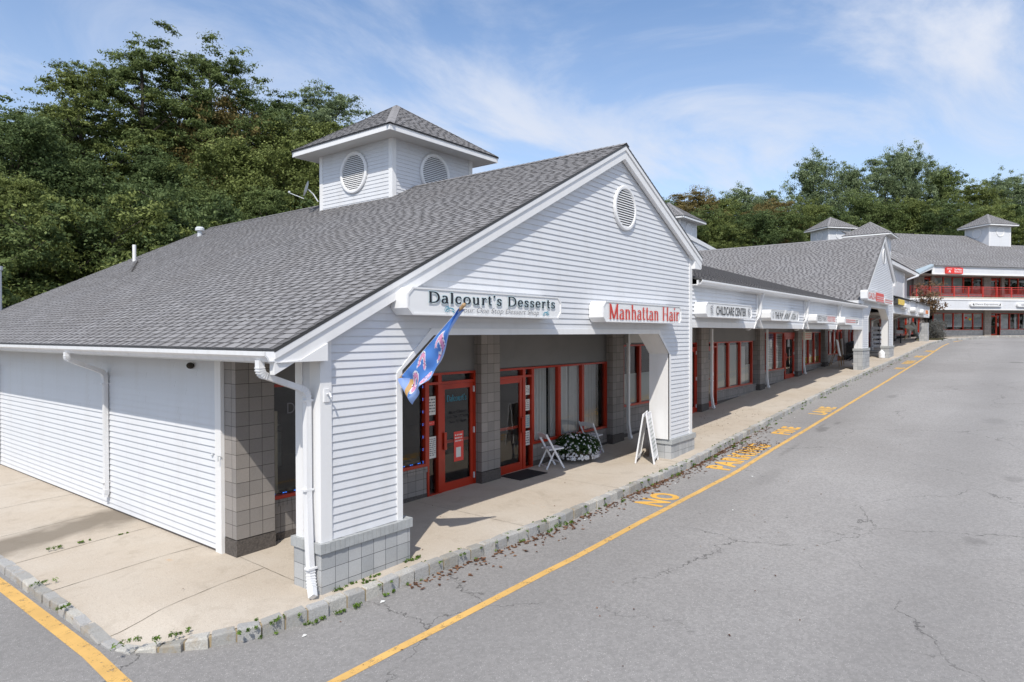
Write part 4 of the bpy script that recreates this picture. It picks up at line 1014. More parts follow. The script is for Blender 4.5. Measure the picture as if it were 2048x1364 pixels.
# storefront, left shop
def led_strip(par, T, x0, x1, z0, z1):
    mb = MB(); z = z0
    while z < z1: mb.box(x1-.026, x1-.016, -.004, .0, z, z+.018, T); mb.box(x1-.026, x1-.016, -.004, 0, z+.028, z+.046, T); z += .24
    x = x0
    while x < x1: mb.box(x, x+.03, -.004, .0, z0+.01, z0+.022, T); mb.box(x+.045, x+.07, -.004, 0, z0+.01, z0+.022, T); x += .2
    mb.build('light_strip', 'led_blue', par)
def win1_stuff(par, T, x0, x1, z0, z1):
    led_strip(par, T, x0, x1, z0, z1)
knee(B1, WT, .64, 3.97, .66)
window(B1, WT, .64, 2.30, .66, 2.43, win1_stuff); window(B1, WT, 2.30, 3.97, .66, 2.43, win1_stuff)
def win_letters(par, T, x0, x1, z0, z1):
    mb = MB(); text_fit(mb, 'Desserts', 1.0, 1.75, 1.95, 2.12, lambda x, z: T(x, .024, z)); mb.build('lettering', 'ink_grey', par)
    MB().box(x0+.02, x0+.30, .3, .34, z0-.05, z0+1.25, T).build('menu_board', 'beige_door', par)
win_letters([o for o in B1.children if o.name.startswith('window')][0], WT, .70, 2.25, .72, 2.38)
def notices_a(par, T, x0, x1, z0, z1):
    def sheet(xa, xb, za, zb, mat, seed, lines, ink='ink_grey', tilt=0):
        MB().box(xa, xb, -.002, .0, za, zb, T).build('notice', mat, par); scribble(par, T, xa+.02, xb-.02, za+.04, zb-.03, -.004, ink, lines, seed)
    sheet(x0+.02, x1-.03, 1.62, 1.98, 'paper', 1, 5); sheet(x0+.03, x1-.06, 1.42, 1.50, 'sign_red', 2, 2, 'paper'); sheet(x0+.03, x1-.02, .78, 1.20, 'paper', 3, 9)
def sidelight(parent, T, x0, x1, zb, zt, z1=None, inside=None, tr=True):
    mb = MB(); mb.box(x0, x0+.045, -.05, .07, zb, zt, T); mb.box(x1-.045, x1, -.05, .07, zb, zt, T); mb.box(x0+.045, x1-.045, -.048, .068, zb, zb+.07, T); mb.box(x0+.045, x1-.045, -.048, .068, zt-.045, zt, T)
    f = mb.build('sidelight', 'red_frame', parent); pane(f, T, x0+.04, x1-.04, zb+.06, zt-.04, .03)
    if inside: inside(f, T, x0+.045, x1-.045, zb+.1, zt-.06)
    if z1: mb = MB(); rect_frame(mb, x0, x1, zt, z1, T, -.05, .07, .045, .045, .004, .045); t = mb.build('transom', 'red_frame', parent); pane(t, T, x0+.04, x1-.04, zt, z1-.04)
    return f
sidelight(B1, WT, 3.97, 4.31, .02, 2.25, 2.43, notices_a)
def door_a(par, T, x0, x1, z0, z1):
    zc = 1.62
    for k, (tx, w, h, ma) in enumerate((("Mon Closed", .52, .06, 'ink_black'), ("Tue-Sat 12-6pm", .64, .06, 'ink_black'), ("Sun 12-4pm", .5, .06, 'ink_black'))):
        mb = MB(); xc = x0+.40; text_fit(mb, tx, xc-w/2, xc+w/2, zc-k*.10-.03, zc-k*.10+.035, lambda x, z: T(x, -.017, z), bold=.01); mb.build('lettering', ma, par)
    mb = MB(); serif_text(mb, "Dalcourt's", x0+.08, x0+.66, 1.84, .13, lambda x, z: T(x, -.017, z)); mb.build('lettering', 'ink_teal', par)
    MB().box(x0+.28, x0+.56, -.018, -.016, .62, 1.22, T).build('poster', 'sign_red', par)
    scribble(par, T, x0+.31, x0+.53, 1.0, 1.18, -.020, 'paper', 3, 8); MB().box(x0+.34, x0+.48, -.021, -.019, .70, .90, T).build('notice', 'paper', par)
door(B1, WT, 4.31, 5.36, .03, 2.25, 2.43, 'r', inside=door_a)
# storefront, right shop
def notices_b(par, T, x0, x1, z0, z1):
    for k, (za, zb, mt) in enumerate(((1.78, 2.0, 'paper'), (1.42, 1.68, 'paper'), (1.02, 1.32, 'film'), (.62, .95, 'paper'))):
        MB().box(x0+.01, x1-.02, -.002, .0, za, zb, T).build('notice', mt, par); scribble(par, T, x0+.03, x1-.04, za+.03, zb-.02, -.004, 'ink_teal' if k == 2 else 'ink_grey', 5, 20+k)
def door_b(par, T, x0, x1, z0, z1):
    curtain(((0, .45),), .5)(par, T, x0, x1, 1.5, z1); curtain(((.45, .95),), .7)(par, T, x0, x1, z0, z1)
    mb = MB(); mb.tube([T(x0-.1, .25, 1.85), T(x0+.25, .3, .72)], .02, 6); mb.build('easel_leg', 'beige_door', par)
door(B1, WT, 6.0, 7.03, .07, 2.24, 2.42, 'l', inside=door_b)
sidelight(B1, WT, 7.03, 7.36, .07, 2.24, 2.42, notices_b)
knee(B1, WT, 7.36, 10.80, .62)
window(B1, WT, 7.36, 8.46, .62, 2.42, curtain(((0, .62), (.80, 1)))); window(B1, WT, 8.46, 9.54, .62, 2.42, curtain(((0, .5), (.53, 1)))); window(B1, WT, 9.54, 10.76, .62, 2.42, curtain(((0, .66),)))
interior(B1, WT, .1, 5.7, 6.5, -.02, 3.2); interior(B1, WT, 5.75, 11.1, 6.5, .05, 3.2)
# cupola on the roof
cupola(B1, ID, 6.72, 6.28, 3.1, 6.2, 8.36, .54, 9.90)
# roof pipes, flue and dish
mb = MB(); mb.tube([(4.36, 16.15, 5.3), (4.36, 16.15, 6.12)], .055, 10); mb.build('vent_pipe', 'trim', B1); 
mb = MB(); mb.tube([(6.4, 15.9, 6.4), (6.4, 15.9, 6.85)], .08, 10); mb.tube([(6.4, 15.9, 6.80), (6.4, 15.9, 6.88), (6.4, 15.9, 6.93)], [.15, .15, .10], 14); mb.build('roof_ventilator', 'zinc', B1)
mb = MB(); mb.tube([(.93, 17.1, 3.7), (.93, 17.1, 5.15)], .13, 14); mb.tube([(.93, 17.1, 5.10), (.93, 17.1, 5.22)], .16, 14); mb.build('flue', 'zinc', B1)
mb = MB(); c = Vector((6.5, 9.72, 7.42)); ax = Vector((-.70, .62, .30)).normalized(); a1 = ax.cross(Vector((0, 0, 1))).normalized(); b1 = ax.cross(a1)
for i in range(20):
    for j in range(4):
        def dp(i, j): r = .21*j/4; an = 2*math.pi*i/20; return c+a1*math.cos(an)*r+b1*math.sin(an)*r*1.1+ax*(r*r*.7)
        q = [dp(i, j), dp(i+1, j), dp(i+1, j+1), dp(i, j+1)]; mb.face(q[1:] if j == 0 else q)
dish = mb.build('satellite_dish', 'zinc', None, origin=tuple(c), label='small grey satellite dish on a bent arm beside the left corner of the nearest cupola', cat='satellite dish')
mb = MB(); mb.tube([c+b1*.3, c+b1*.28+ax*.42], .012, 6); mb.ball(c+b1*.26+ax*.44, .035); mb.build('feed_arm', 'zinc', dish)
mb = MB(); mb.tube([c-ax*.02, c-ax*.14+Vector((.05, 0, -.1)), Vector((6.72, 9.5, 7.05))], .018, 6); mb.build('mount', 'zinc', dish)
# thin dead branch lying on the roof
mb = MB(); P0 = Vector((3.1, 13.2, RL1(3.1)+.04)); 
for k in range(9):
    a = P0+Vector((.12*k, .25*k, .06*k)); mb.tube([a, a+Vector((.13, .26, .07+.01*(k % 3)))], .010, 4)
    for s in (-1, 1): mb.tube([a, a+Vector((.05*s+.1, .22, .06+.03*s))+Vector((-.12*s, .05*s, -.05*s))], .005, 3)
mb.build('fallen_branch', 'bark_dark', label='thin dead branch lying on the big shingle roof left of the cupola', cat='branch')

# ================================================================ row of shops between the two gables
B2 = thing('shop_row_building', (22, 8, .8), 'low row of shops with a deep sided fascia between the two arched gables', 'building', 'shop buildings of the strip')
ZF0, ZF1 = 3.335, 4.44
tri = [[(a, ZF0-.01), (b, ZF0-.01), (c, z)] for a, b, c, z in ((16.02, 16.88, 16.42, 3.72), (21.62, 22.38, 22.0, 3.72), (27.1, 27.86, 27.46, 3.72))]
mb = MB(); siding(mb, [(11.22, ZF0+.14), (32.94, ZF0+.14), (32.94, ZF1), (11.22, ZF1)], ID, tri, depth=.026)
f2 = mb.build('fascia_wall', 'siding', B2)
mb = MB(); flat(mb, [(11.22, ZF0), (32.94, ZF0), (32.94, ZF0+.15), (11.22, ZF0+.15)], ID, tri, y=-.03); flat(mb, [(11.22, ZF0), (32.94, ZF0), (32.94, ZF0+.15), (11.22, ZF0+.15)], ID, tri, y=.03)
mb.face([(11.22, -.03, ZF0), (32.94, -.03, ZF0), (32.94, .28, ZF0), (11.22, .28, ZF0)])
for t in tri:
    (a, _), (b, _), (c, z) = t
    mb.hexa([(a-.03, -.045, ZF0-.012), (a+.035, -.045, ZF0-.012), (a+.035, .3, ZF0-.012), (a-.03, .3, ZF0-.012), (c-.03, -.045, z), (c+.02, -.045, z), (c+.02, .3, z), (c-.03, .3, z)])
    mb.hexa([(b-.035, -.045, ZF0-.012), (b+.03, -.045, ZF0-.012), (b+.03, .3, ZF0-.012), (b-.035, .3, ZF0-.012), (c-.02, -.045, z), (c+.03, -.045, z), (c+.03, .3, z), (c-.02, .3, z)])
mb.build('fascia_trim', 'trim', f2)
mb = MB()
for t in tri: mb.face([(t[0][0], .10, ZF0), (t[1][0], .10, ZF0), (t[2][0], .10, t[2][1])])
mb.build('gusset', 'soffit', f2)
mb = MB()
for x in (16.42, 22.0, 27.46): mb.box(x-.16, x+.16, -.05, -.014, 3.72, ZF1)
mb.build('pilaster', 'trim', f2)
MB().box(11.22, 32.94, .26, .30, ZF0+.02, ZF1).build('fascia_back', 'soffit', f2)
mb = MB(); mb.face([(11.22, .28, 3.37), (32.94, .28, 3.37), (32.94, 2.3, 3.37), (11.22, 2.3, 3.37)]); mb.build('ceiling', 'soffit', B2)
MB().box(11.24, 32.92, -.14, -.015, ZF1-.02, ZF1+.0).build('soffit', 'trim', B2)
MB().box(11.24, 32.92, -.16, -.14, ZF1-.03, ZF1+.10).build('fascia', 'trim', B2)
gutter(B2, (lambda u, v, z: (u, -.16+v, z)), 11.25, 33.0, ZF1+.11)
# roof: low pitch plane rising to the back, meeting the slope of the far gable in a valley
vy = lambda x: max(-.3, ((5.074+.6437*(x-33.195)-4.58)/.295)-.1)
n2 = Vector((0, 1, .295)).length
poly = [(11.3-11.3, 0), (33.1-11.3, 0), (33.3-11.3, (vy(33.3)+.2)*n2), (37.3-11.3, 11.6*n2), (0, 11.6*n2)]
shingled(B2, 'roof', (11.3, -.24, 4.56), (1, 0, 0), (0, 1, .295), poly, 21)
MB().box(11.3, 36, 11.3, 11.5, 3, 7.9).build('rear_wall', 'siding', B2)
for (x, xd) in ((16.42, 17.66), (22.0, 23.88), (27.46, 29.72)):
    downspout(B2, [(x, -.20, ZF1+.02), (x, -.11, ZF1-.25), (x, -.11, 3.86), (x-.20, -.11, 3.66), (x-.05, .25, 3.30), (x+.05, .35, 3.30)], (1, 0, 0), .085, .06)
for (xd, zt) in ((11.55, 3.33), (17.68, 3.33), (23.88, 3.33), (29.72, 3.33)):
    downspout(B2, [(xd, 1.98, zt), (xd, 1.98, g(xd)+.45), (xd+.01, 1.93, g(xd)+.10), (xd+.01, 1.89, g(xd)+.03)], (1, 0, 0), .09, .07, [((xd, 1.98, g(xd)+1.0), 0), ((xd, 1.98, 2.9), 0)])
for (a, b) in ((16.92, 17.58), (23.18, 23.80), (28.86, 29.62)): column(B2, WT, a, b, -.20, .12, g((a+b)/2), 3.37)
column(B2, WT, 34.2, 34.95, -.20, .12, g(34.5), 4.5)
segs = [(11.42, 16.92, 2.86), (17.58, 23.18, 2.86), (23.8, 28.86, 3.20), (29.62, 34.2, 3.22)]
mb = MB()
for a, b, z in segs: siding(mb, [(a, z), (b, z), (b, 3.37), (a, 3.37)], WT)
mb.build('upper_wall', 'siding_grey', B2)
MB().box(11.5, 14.3, 1.95, 2.2, 2.92, 3.36).build('duct_box', 'soffit', B2)
# bay with the frosted hair shop windows
half = lambda top=.60, mt='film': film([(0, 1, 0, top, mt, 0)])
knee(B2, WT, 11.42, 15.75, 1.09)
window(B2, WT, 11.66, 12.70, 1.09, 2.86, half(.52)); window(B2, WT, 12.70, 14.10, 1.09, 2.86, half(.52)); window(B2, WT, 14.10, 15.70, 1.09, 2.86, half(.52))
door(B2, WT, 15.75, 16.90, g(16.3), 2.70, 2.86, 'r', inside=film([(0, 1, .0, .9, 'interior_light', 0)]))
# daycare bay
door(B2, WT, 17.60, 18.42, g(18), 2.70, 2.86, 'r', inside=film([(0, 1, 0, .82, 'beige_door', 0)])); sidelight(B2, WT, 18.42, 18.76, g(18.5), 2.70, 2.86, film([(0, .5, 0, .9, 'beige_door', 0)]))
knee(B2, WT, 18.76, 23.18, 1.07)
for a, b in ((18.76, 19.97), (19.97, 21.25), (21.25, 22.70)): window(B2, WT, a, b, 1.07, 2.86, film([(.0, 1, 0, .95, 'film', 0)]) if a < 21 else film([(0, .55, 0, .9, 'paper', 0), (.55, 1, 0, .45, 'film', 0)]), .06, .06)
# bay full of posters
knee(B2, WT, 23.80, 27.20, 1.50)
def posters(seed, yellow=True, mt='paper'):
    def f(par, T, x0, x1, z0, z1):
        MB().box(x0, x1, .05, .056, z0, z1, T).build('blind', 'film', par)
        r = random.Random(seed); h = z1-z0
        MB().box(x0+.04, x1-.05, .040, .046, z0+h*.16, z0+h*.78, T).build('poster', mt, par); scribble(par, T, x0+.08, x1-.08, z0+h*.2, z0+h*.76, .037, 'ink_grey', 12, seed)
        MB().box(x0+.02, x1-.02, .040, .046, z0+h*.80, z0+h*.98, T).build('poster', 'purple' if seed % 2 else 'paper', par); scribble(par, T, x0+.04, x1-.04, z0+h*.83, z0+h*.95, .037, 'paper' if seed % 2 else 'ink_black', 2, seed+5)
        if yellow: MB().box(x0+.02, x1-.02, .036, .042, z0+.02, z0+h*.20, T).build('poster', 'yellow_poster', par); scribble(par, T, x0+.05, x1-.05, z0+.05, z0+h*.17, .032, 'ink_grey', 3, seed+9)
    return f
for k, (a, b) in enumerate(((23.80, 24.62), (24.62, 25.86), (25.86, 27.20))): window(B2, WT, a, b, 1.50, 3.20, posters(40+k, k == 0))
door(B2, WT, 27.30, 28.80, g(28), 3.02, None, 'r'); mb = MB(); mb.box(27.2, 28.86, -.05, .07, 3.02, 3.20, WT); mb.build('door_header', 'red_frame', B2)
sidelight(B2, WT, 29.62, 29.95, g(29.8), 3.02, 3.22)
door(B2, WT, 29.95, 30.38, g(30), 3.02, 3.22, 'l')
knee(B2, WT, 30.38, 34.2, 1.53)
for k, (a, b) in enumerate(((30.38, 31.50), (31.50, 32.62), (32.62, 33.95))): window(B2, WT, a, b, 1.53, 3.22, posters(50+k))
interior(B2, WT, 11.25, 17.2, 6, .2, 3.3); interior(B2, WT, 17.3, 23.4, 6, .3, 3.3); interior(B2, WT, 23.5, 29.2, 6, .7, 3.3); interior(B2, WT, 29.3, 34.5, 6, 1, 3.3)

# ================================================================ second arched gable
B3 = thing('gabled_shop_building', (37.8, 8, 1.3), 'second arched gable shop building, farther up the fire lane', 'building', 'shop buildings of the strip')
wl3, RL3, RR3 = gable_front(B3, 32.96, 42.56, 32.9-.25, 4.86, 38.995, 8.86, 42.95, 6.40, 2.36, (34.45, 35.3, 39.75, 40.98, 3.92, 4.66, 2.3),
                            [(32.92, 34.75), (40.85, 42.7)], (39.2, 7.66, .46), ybk=17.0, TH=.36)
MB().box(32.7, 33.0, .5, 2.3, 4.55, 4.85).build('side_header', 'siding', B3)
mb = MB(); mb.face([(33, .5, 4.75), (42.5, .5, 4.75), (42.5, 2.3, 4.75), (33, 2.3, 4.75)]); mb.build('ceiling', 'soffit', B3)
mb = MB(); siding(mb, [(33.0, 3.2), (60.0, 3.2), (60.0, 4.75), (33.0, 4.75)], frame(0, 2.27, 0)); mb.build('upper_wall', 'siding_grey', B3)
knee(B3, WT, 35.0, 38.5, 1.9)
for k, (a, b) in enumerate(((35.0, 35.9), (35.9, 37.0), (37.0, 38.0))): window(B3, WT, a, b, 1.9, 3.45, film([(.0, .9, 0, .9, 'paper' if k else 'film', 0)]))
door(B3, WT, 38.1, 39.1, g(38.5), 3.4, 3.6, 'r')
column(B3, WT, 39.1, 40.1, -.20, .12, g(39.5), 4.75)
for k, (a, b) in enumerate(((40.5, 41.3), (41.3, 42.3), (42.3, 43.4))): window(B3, WT, a, b, 2.2, 3.7, film([(.1, .9, .1, .9, ('film', 'purple', 'paper')[k], 0)]))
knee(B3, WT, 40.1, 44.0, 2.2)
column(B3, WT, 44.2, 45.0, -.20, .12, g(44.5), 4.75)
interior(B3, WT, 34.6, 48, 6, 1.3, 4.5)
# siding end wall between the low roof and the eave of this gable
mb = MB(); siding(mb, [(-12, 4.6), (-.5, 4.6), (-.5, 4.95), (-12, 4.95)], SIDE(32.98)); mb.build('side_wall', 'siding', B3)
mb = MB(); mb.box(32.63, 32.66, -.12, 16.9, 4.68, 4.86); mb.box(32.66, 33.0, .0, 16.9, 4.66, 4.68); mb.build('fascia', 'trim', B3)
cupola(B3, ID, 40.4, 13.3, 3.1, 7.0, 11.55, .54, 13.1, louv=False)
# small gable wall standing behind the ridge
mb = MB(); siding(mb, [(38.0, 8.0), (46.5, 8.0), (46.5, 9.3), (39.6, 10.15), (38, 10.2)], frame(0, 12.4, 0)); rgw = mb.build('rear_parapet', 'siding', B3)
mb = MB(); mb.hexa([(38, 12.33, 10.1), (47.0, 12.33, 9.2), (47.0, 12.5, 9.2), (38, 12.5, 10.1), (38, 12.33, 10.42), (47.0, 12.33, 9.48), (47.0, 12.5, 9.48), (38, 12.5, 10.42)]); mb.build('parapet_trim', 'trim', rgw)

# ================================================================ shops beyond the second gable
B4 = thing('far_shop_row_building', (52, 6, 2.2), 'short far row of shops running from the second gable to the brown tree', 'building', 'shop buildings of the strip')
mb = MB(); z0, z1 = 4.42, 5.42; tri4 = [[(x-.5, z0-.01), (x+.5, z0-.01), (x, z0+.4)] for x in (49.4, 53.9)]
siding(mb, [(42.6, z0), (61.3, z0), (61.3, z1), (42.6, z1)], ID, tri4, depth=.03); f4 = mb.build('fascia_wall', 'siding', B4)
mb = MB(); mb.box(42.6, 61.32, -.035, .0, z0-.02, z0+.1)
for x in (49.4, 53.9, 61.1): mb.box(x-.2, x+.2, -.06, -.015, z0+.1, z1)
mb.build('fascia_trim', 'trim', f4); MB().box(42.6, 61.3, .25, .3, z0, z1).build('fascia_back', 'soffit', f4); MB().box(61.3, 61.34, 0, 2.6, z0, z1).build('fascia_end', 'siding', f4)
mb = MB(); mb.face([(42.6, 0, 4.46), (61.3, 0, 4.46), (61.3, 2.3, 4.46), (42.6, 2.3, 4.46)]); mb.build('ceiling', 'soffit', B4)
shingled(B4, 'roof', (42.6, -.2, 5.46), (1, 0, 0), (0, 1, .295), [(0, 0), (18.9, 0), (18.9, 5.5), (0, 5.5)], 61, expo=.2)
MB().box(61.0, 61.3, 2.4, 7, 2, 6).build('end_wall', 'siding', B4)
for (a, b) in ((52.4, 53.2), (58.0, 58.8), (66.0, 67.2), (75, 77.5)): column(B4, WT, a, b, -.20, .12, g(a), 4.5 if a < 62 else 6.2)
mb = MB(); mb.tube([(53.0, 1.9, g(53)), (53.0, 1.9, 4.0), (49.5, .4, 4.45)], .07, 6); mb.tube([(47.0, 1.9, g(47)), (47.0, 1.9, 4.0), (45, .4, 4.45)], .07, 6); mb.build('downspout', 'gutter', B4)
window(B4, WT, 48.5, 52.2, g(50)+.1, 4.2, None, .08, .08); window(B4, WT, 53.4, 57.9, g(55)+.1, 4.2, None, .08, .08); window(B4, WT, 59, 65.8, g(62)+.3, 4.6, None, .08, .08)
window(B4, WT, 67.4, 70.5, 3.0, 5.2); window(B4, WT, 70.5, 74.8, 3.0, 5.2)
MB().box(44.5, 80, 2.3, 2.4, 4.2, 5.3).build('upper_wall', 'siding_grey', B4); interior(B4, WT, 45, 80, 5.5, 2.0, 4.4)

# ================================================================ two storey building across the end
A2 = math.radians(-38.3); T2 = frame(84.09, -3.34, A2)
B5 = thing('two_storey_building', T2(0, 6, 2.8), 'two storey building with a red railed balcony across the end of the lot', 'building')
Z0 = 2.76
mb = MB(); siding(mb, [(-20, 5.55), (16, 5.55), (16, 6.52), (-20, 6.52)], lambda u, v, z: T2(u, v-2.2, z), depth=.02); lf = mb.build('lower_fascia', 'siding', B5)
mb = MB(); mb.box(-20, 16, -2.25, -2.2, 5.50, 5.60, T2); mb.box(-20, 16, -2.27, -2.2, 6.50, 6.66, T2); mb.build('fascia_trim', 'trim', lf)
mb = MB(); mb.box(-20, 16, -2.2, 0, 6.60, 6.84, T2); mb.build('balcony_floor', 'concrete', B5)
mb = MB(); mb.face([T2(-20, -2.2, 5.56), T2(16, -2.2, 5.56), T2(16, 0, 5.56), T2(-20, 0, 5.56)]); mb.face([T2(-20, -2.2, 9.2), T2(16, -2.2, 9.2), T2(16, 0, 9.2), T2(-20, 0, 9.2)]); mb.build('ceiling', 'soffit', B5)
mb = MB(); siding(mb, [(-10.0, 9.17), (16, 9.17), (16, 9.98), (-10.0, 9.98)], lambda u, v, z: T2(u, v-2.2, z), depth=.02); uf = mb.build('upper_fascia', 'siding', B5)
mb = MB(); mb.box(-10.05, 16, -2.25, -2.2, 9.13, 9.27, T2); mb.box(-10.06, -9.75, -2.26, -2.2, 9.13, 9.98, T2); mb.box(-10.05, 16, -2.34, -2.2, 9.94, 10.08, T2); mb.build('fascia_trim', 'trim', uf)
mb = MB(); mb.box(-22, 16, .05, .25, Z0-.3, 9.3, T2)
# the wall is cut where the shopfronts are: piers, knee walls and heads instead of one slab
wallb = MB()
def strip2(u0, u1, z0, z1, mat='siding_grey', name='wall_panel', v=.0):
    m2 = MB(); siding(m2, [(u0, z0), (u1, z0), (u1, z1), (u0, z1)], lambda u, vv, z: T2(u, vv+v, z)) if mat.startswith('siding') else m2.box(u0, u1, v-.02, v+.2, z0, z1, T2)
    return m2.build(name, mat, B5)
strip2(-20, 16, 5.23, 5.56, name='head_panel'); strip2(-12.6, 16, 9.1, 9.22, name='head_panel')
strip2(-20, -1.0, Z0-.3, 3.42, 'cmu_painted', 'knee_wall'); strip2(1.36, 16, Z0-.3, 3.46, 'cmu_painted', 'knee_wall')
strip2(-7.9, -1.1, 6.84, 7.35, 'cmu_painted', 'knee_wall'); strip2(1.7, 16, 6.84, 7.35, 'cmu_painted', 'knee_wall')
for (a, b, z0, z1) in ((-.98, -.10, Z0-.2, 5.56), (-1.08, -.16, 6.8, 9.2), (1.34, 1.72, 6.8, 9.2), (-10.3, -8.95, 6.8, 9.2), (-8.0, -7.6, 6.8, 9.2), (7.5, 8.4, Z0-.2, 5.56), (7.5, 8.4, 6.8, 9.2)): column(B5, T2, a, b, -.22, .12, z0, z1)
strip2(-13, -10.3, 6.84, 9.2)
pz = [('film', 'paper'), ('paper', 'film')]
def lowfill(k):
    def f(par, T, x0, x1, z0, z1):
        MB().box(x0+.03, x1-.03, .05, .056, z0+.25, z1, T).build('blind', 'paper', par); scribble(par, T, x0+.1, x1-.1, z0+.4, z1-.2, .044, 'ink_grey', 8, 70+k)
        if k == 3: 
            m = MB(); m.ball(T(x0+.4, .03, z1-.45), (.12, .12, .12)); m.build('balloon', 'sign_red', par); m = MB(); m.ball(T(x0+.9, .03, z1-.6), (.14, .14, .14)); m.build('balloon', 'yellow_poster', par)
    return f
for k, (a, b) in enumerate(((-7.6, -6.2), (-6.2, -4.95), (-4.95, -3.66), (-3.66, -2.34), (-2.34, -1.02))): window(B5, T2, a, b, 3.42, 5.23, lowfill(k))
door(B5, T2, -.08, .86, Z0, 5.0, 5.23, 'l'); sidelight(B5, T2, .86, 1.36, Z0, 5.0, 5.23, film([(0, .8, .45, .62, 'paper', 0)]))
for k, (a, b) in enumerate(((1.36, 2.64), (2.64, 3.92), (3.92, 5.2), (5.2, 6.5))):
    window(B5, T2, a, b, 3.46, 5.23, film([(.05, .95, 0, .98, 'paper', 0), (.3, .8, .62, .72, 'sign_red', 0), (.3, .8, .18, .26, 'ink_black', 0)]) if k == 0 else curtain(((0, .28), (.72, 1)), .2))
door(B5, T2, -8.95, -8.0, 6.84, 8.95, 9.1, 'l')
for k, (a, b) in enumerate(((-7.55, -6.28), (-6.28, -5.08), (-5.08, -3.64), (-3.64, -2.42), (-2.42, -1.12))): window(B5, T2, a, b, 7.35, 9.1, film([(0, 1, 0, 1, 'film', 0)]) if k < 3 else None, .07, .07)
door(B5, T2, -.14, .80, 6.84, 8.95, 9.1, 'l'); sidelight(B5, T2, .80, 1.32, 6.84, 8.95, 9.1)
for a, b in ((1.75, 2.61), (2.61, 3.83), (3.83, 5.1), (5.1, 6.4), (6.4, 7.5)): window(B5, T2, a, b, 7.35, 9.1, None, .07, .07)
interior(B5, T2, -12, 15, 5, Z0, 5.5); interior(B5, T2, -12, 15, 5, 6.84, 9.2)
# balcony railing
def railing(T, u0, u1, v, posts, name='railing'):
    mb = MB(); mb.box(u0, u1, v-.03, v+.03, 7.88, 7.93, T); mb.box(u0, u1, v-.02, v+.02, 7.70, 7.74, T); mb.box(u0, u1, v-.02, v+.02, 6.95, 7.0, T)
    u = u0
    while u < u1: mb.box(u, u+.020, v-.010, v+.010, 6.98, 7.72, T); u += .155
    r = mb.build(name, 'red_rail', B5); pm = MB()
    for p in posts: pm.box(p-.045, p+.045, v-.045, v+.045, 6.84, 7.95, T)
    pm.build('railing_post', 'red_rail', r)
railing(T2, -12.7, 16, -2.12, (-12.6, -11.84, -10.14, -8.95, -7.14, -5.29, -3.43, -1.6, .33, 2.2, 4.1))
# main roof
nv = Vector((0, 1, .55)); nl = math.hypot(1, .55); O2 = T2(-14, -2.42, 10.02); e_u = Vector(T2(1, 0, 0))-Vector(T2(0, 0, 0)); e_v = Vector(T2(0, 1, .55))-Vector(T2(0, 0, 0))
shingled(B5, 'roof', O2, e_u, e_v, [(3.9, 0), (30, 0), (30, 6.1*nl), (20.5, 6.1*nl), (17.7, 8.42*nl), (0, 8.42*nl)], 71, expo=.2)
MB().box(-14, 16, 3.6, 3.8, 9, 12.5, T2).build('rear_wall', 'siding', B5)
cupola(B5, T2, 3.54, 3.19, 3.1, 12.0, 15.50, .54, 17.1, louv=False)
cupola(B5, T2, -13.1, 9.2, 3.1, 8.0, 15.55, .54, 17.15, louv=False)
# wing standing behind the far shop row: wall and eave parallel to the fire lane
mb = MB(); siding(mb, [(52, 5.2), (65.2, 5.2), (65.2, 8.85), (52, 8.85)], frame(0, 2.45, 0), depth=.02); ww = mb.build('wing_wall', 'siding', B5)
mb = MB(); mb.box(65.2, 65.9, 2.40, 2.52, 5.2, 8.9); mb.box(50, 72.0, 1.98, 2.04, 8.72, 9.05); mb.build('wing_trim', 'trim', ww)
mb = MB(); mb.box(50, 72, 2.04, 8, 8.70, 8.74); mb.build('wing_soffit', 'soffit', ww)
mb = MB(); siding(mb, [(-8, 5.2), (-2.5, 5.2), (-2.5, 8.7), (-8, 8.7)], lambda u, v, z: (65.9-v, -u, z)); mb.build('wing_side_wall', 'siding_grey', B5)
shingled(B5, 'wing_roof', (50, 1.95, 9.06), (1, 0, 0), (0, 1, .5), [(0, 0), (22.1, 0), (20.6, 3.2), (6, 3.2)], 73, expo=.2)
def tri_roof(A, B, C, seed):
    A, B, C = Vector(A), Vector(B), Vector(C); e = (B-A).normalized(); w_ = C-A; f = w_-e*w_.dot(e)
    shingled(B5, 'valley_roof', A, e, f, [(0, 0), ((B-A).length, 0), (w_.dot(e), f.length)], seed, expo=.2)
tri_roof((71.9, 1.95, 9.07), T2(-10.1, -2.42, 10.03), T2(-13.9, 6, 14.6), 81)
mb = MB(); mb.tube([(72, 2.0, 8.9), (70.5, 1.9, 8.7), (66.4, 2.3, 8.1)], .09, 6); mb.tube([T2(-10.1, -2.35, 9.75), (72.0, 1.95, 9.0)], .09, 6); mb.build('downspout', 'gutter', B5)
mb = MB(); mb.hexa([(71.9, 1.9, 9.0), T2(-10.1, -2.5, 9.9), T2(-10.1, -2.42, 9.9), (71.9, 2.0, 9.0), (71.9, 1.9, 9.10), T2(-10.1, -2.5, 10.08), T2(-10.1, -2.2, 10.2), (71.9, 2.3, 9.42)]); mb.build('valley_flashing', 'skylight_flashing', B5)
# cupola above the inner corner
cupola(B5, ID, 66.0, 4.0, 3.1, 7.5, 12.45, .54, 14.0, louv=False)
mb = MB(); mb.box(64, 72, 3.0, 9.5, 6.0, 9.2); mb.build('rear_block', 'siding', B5)
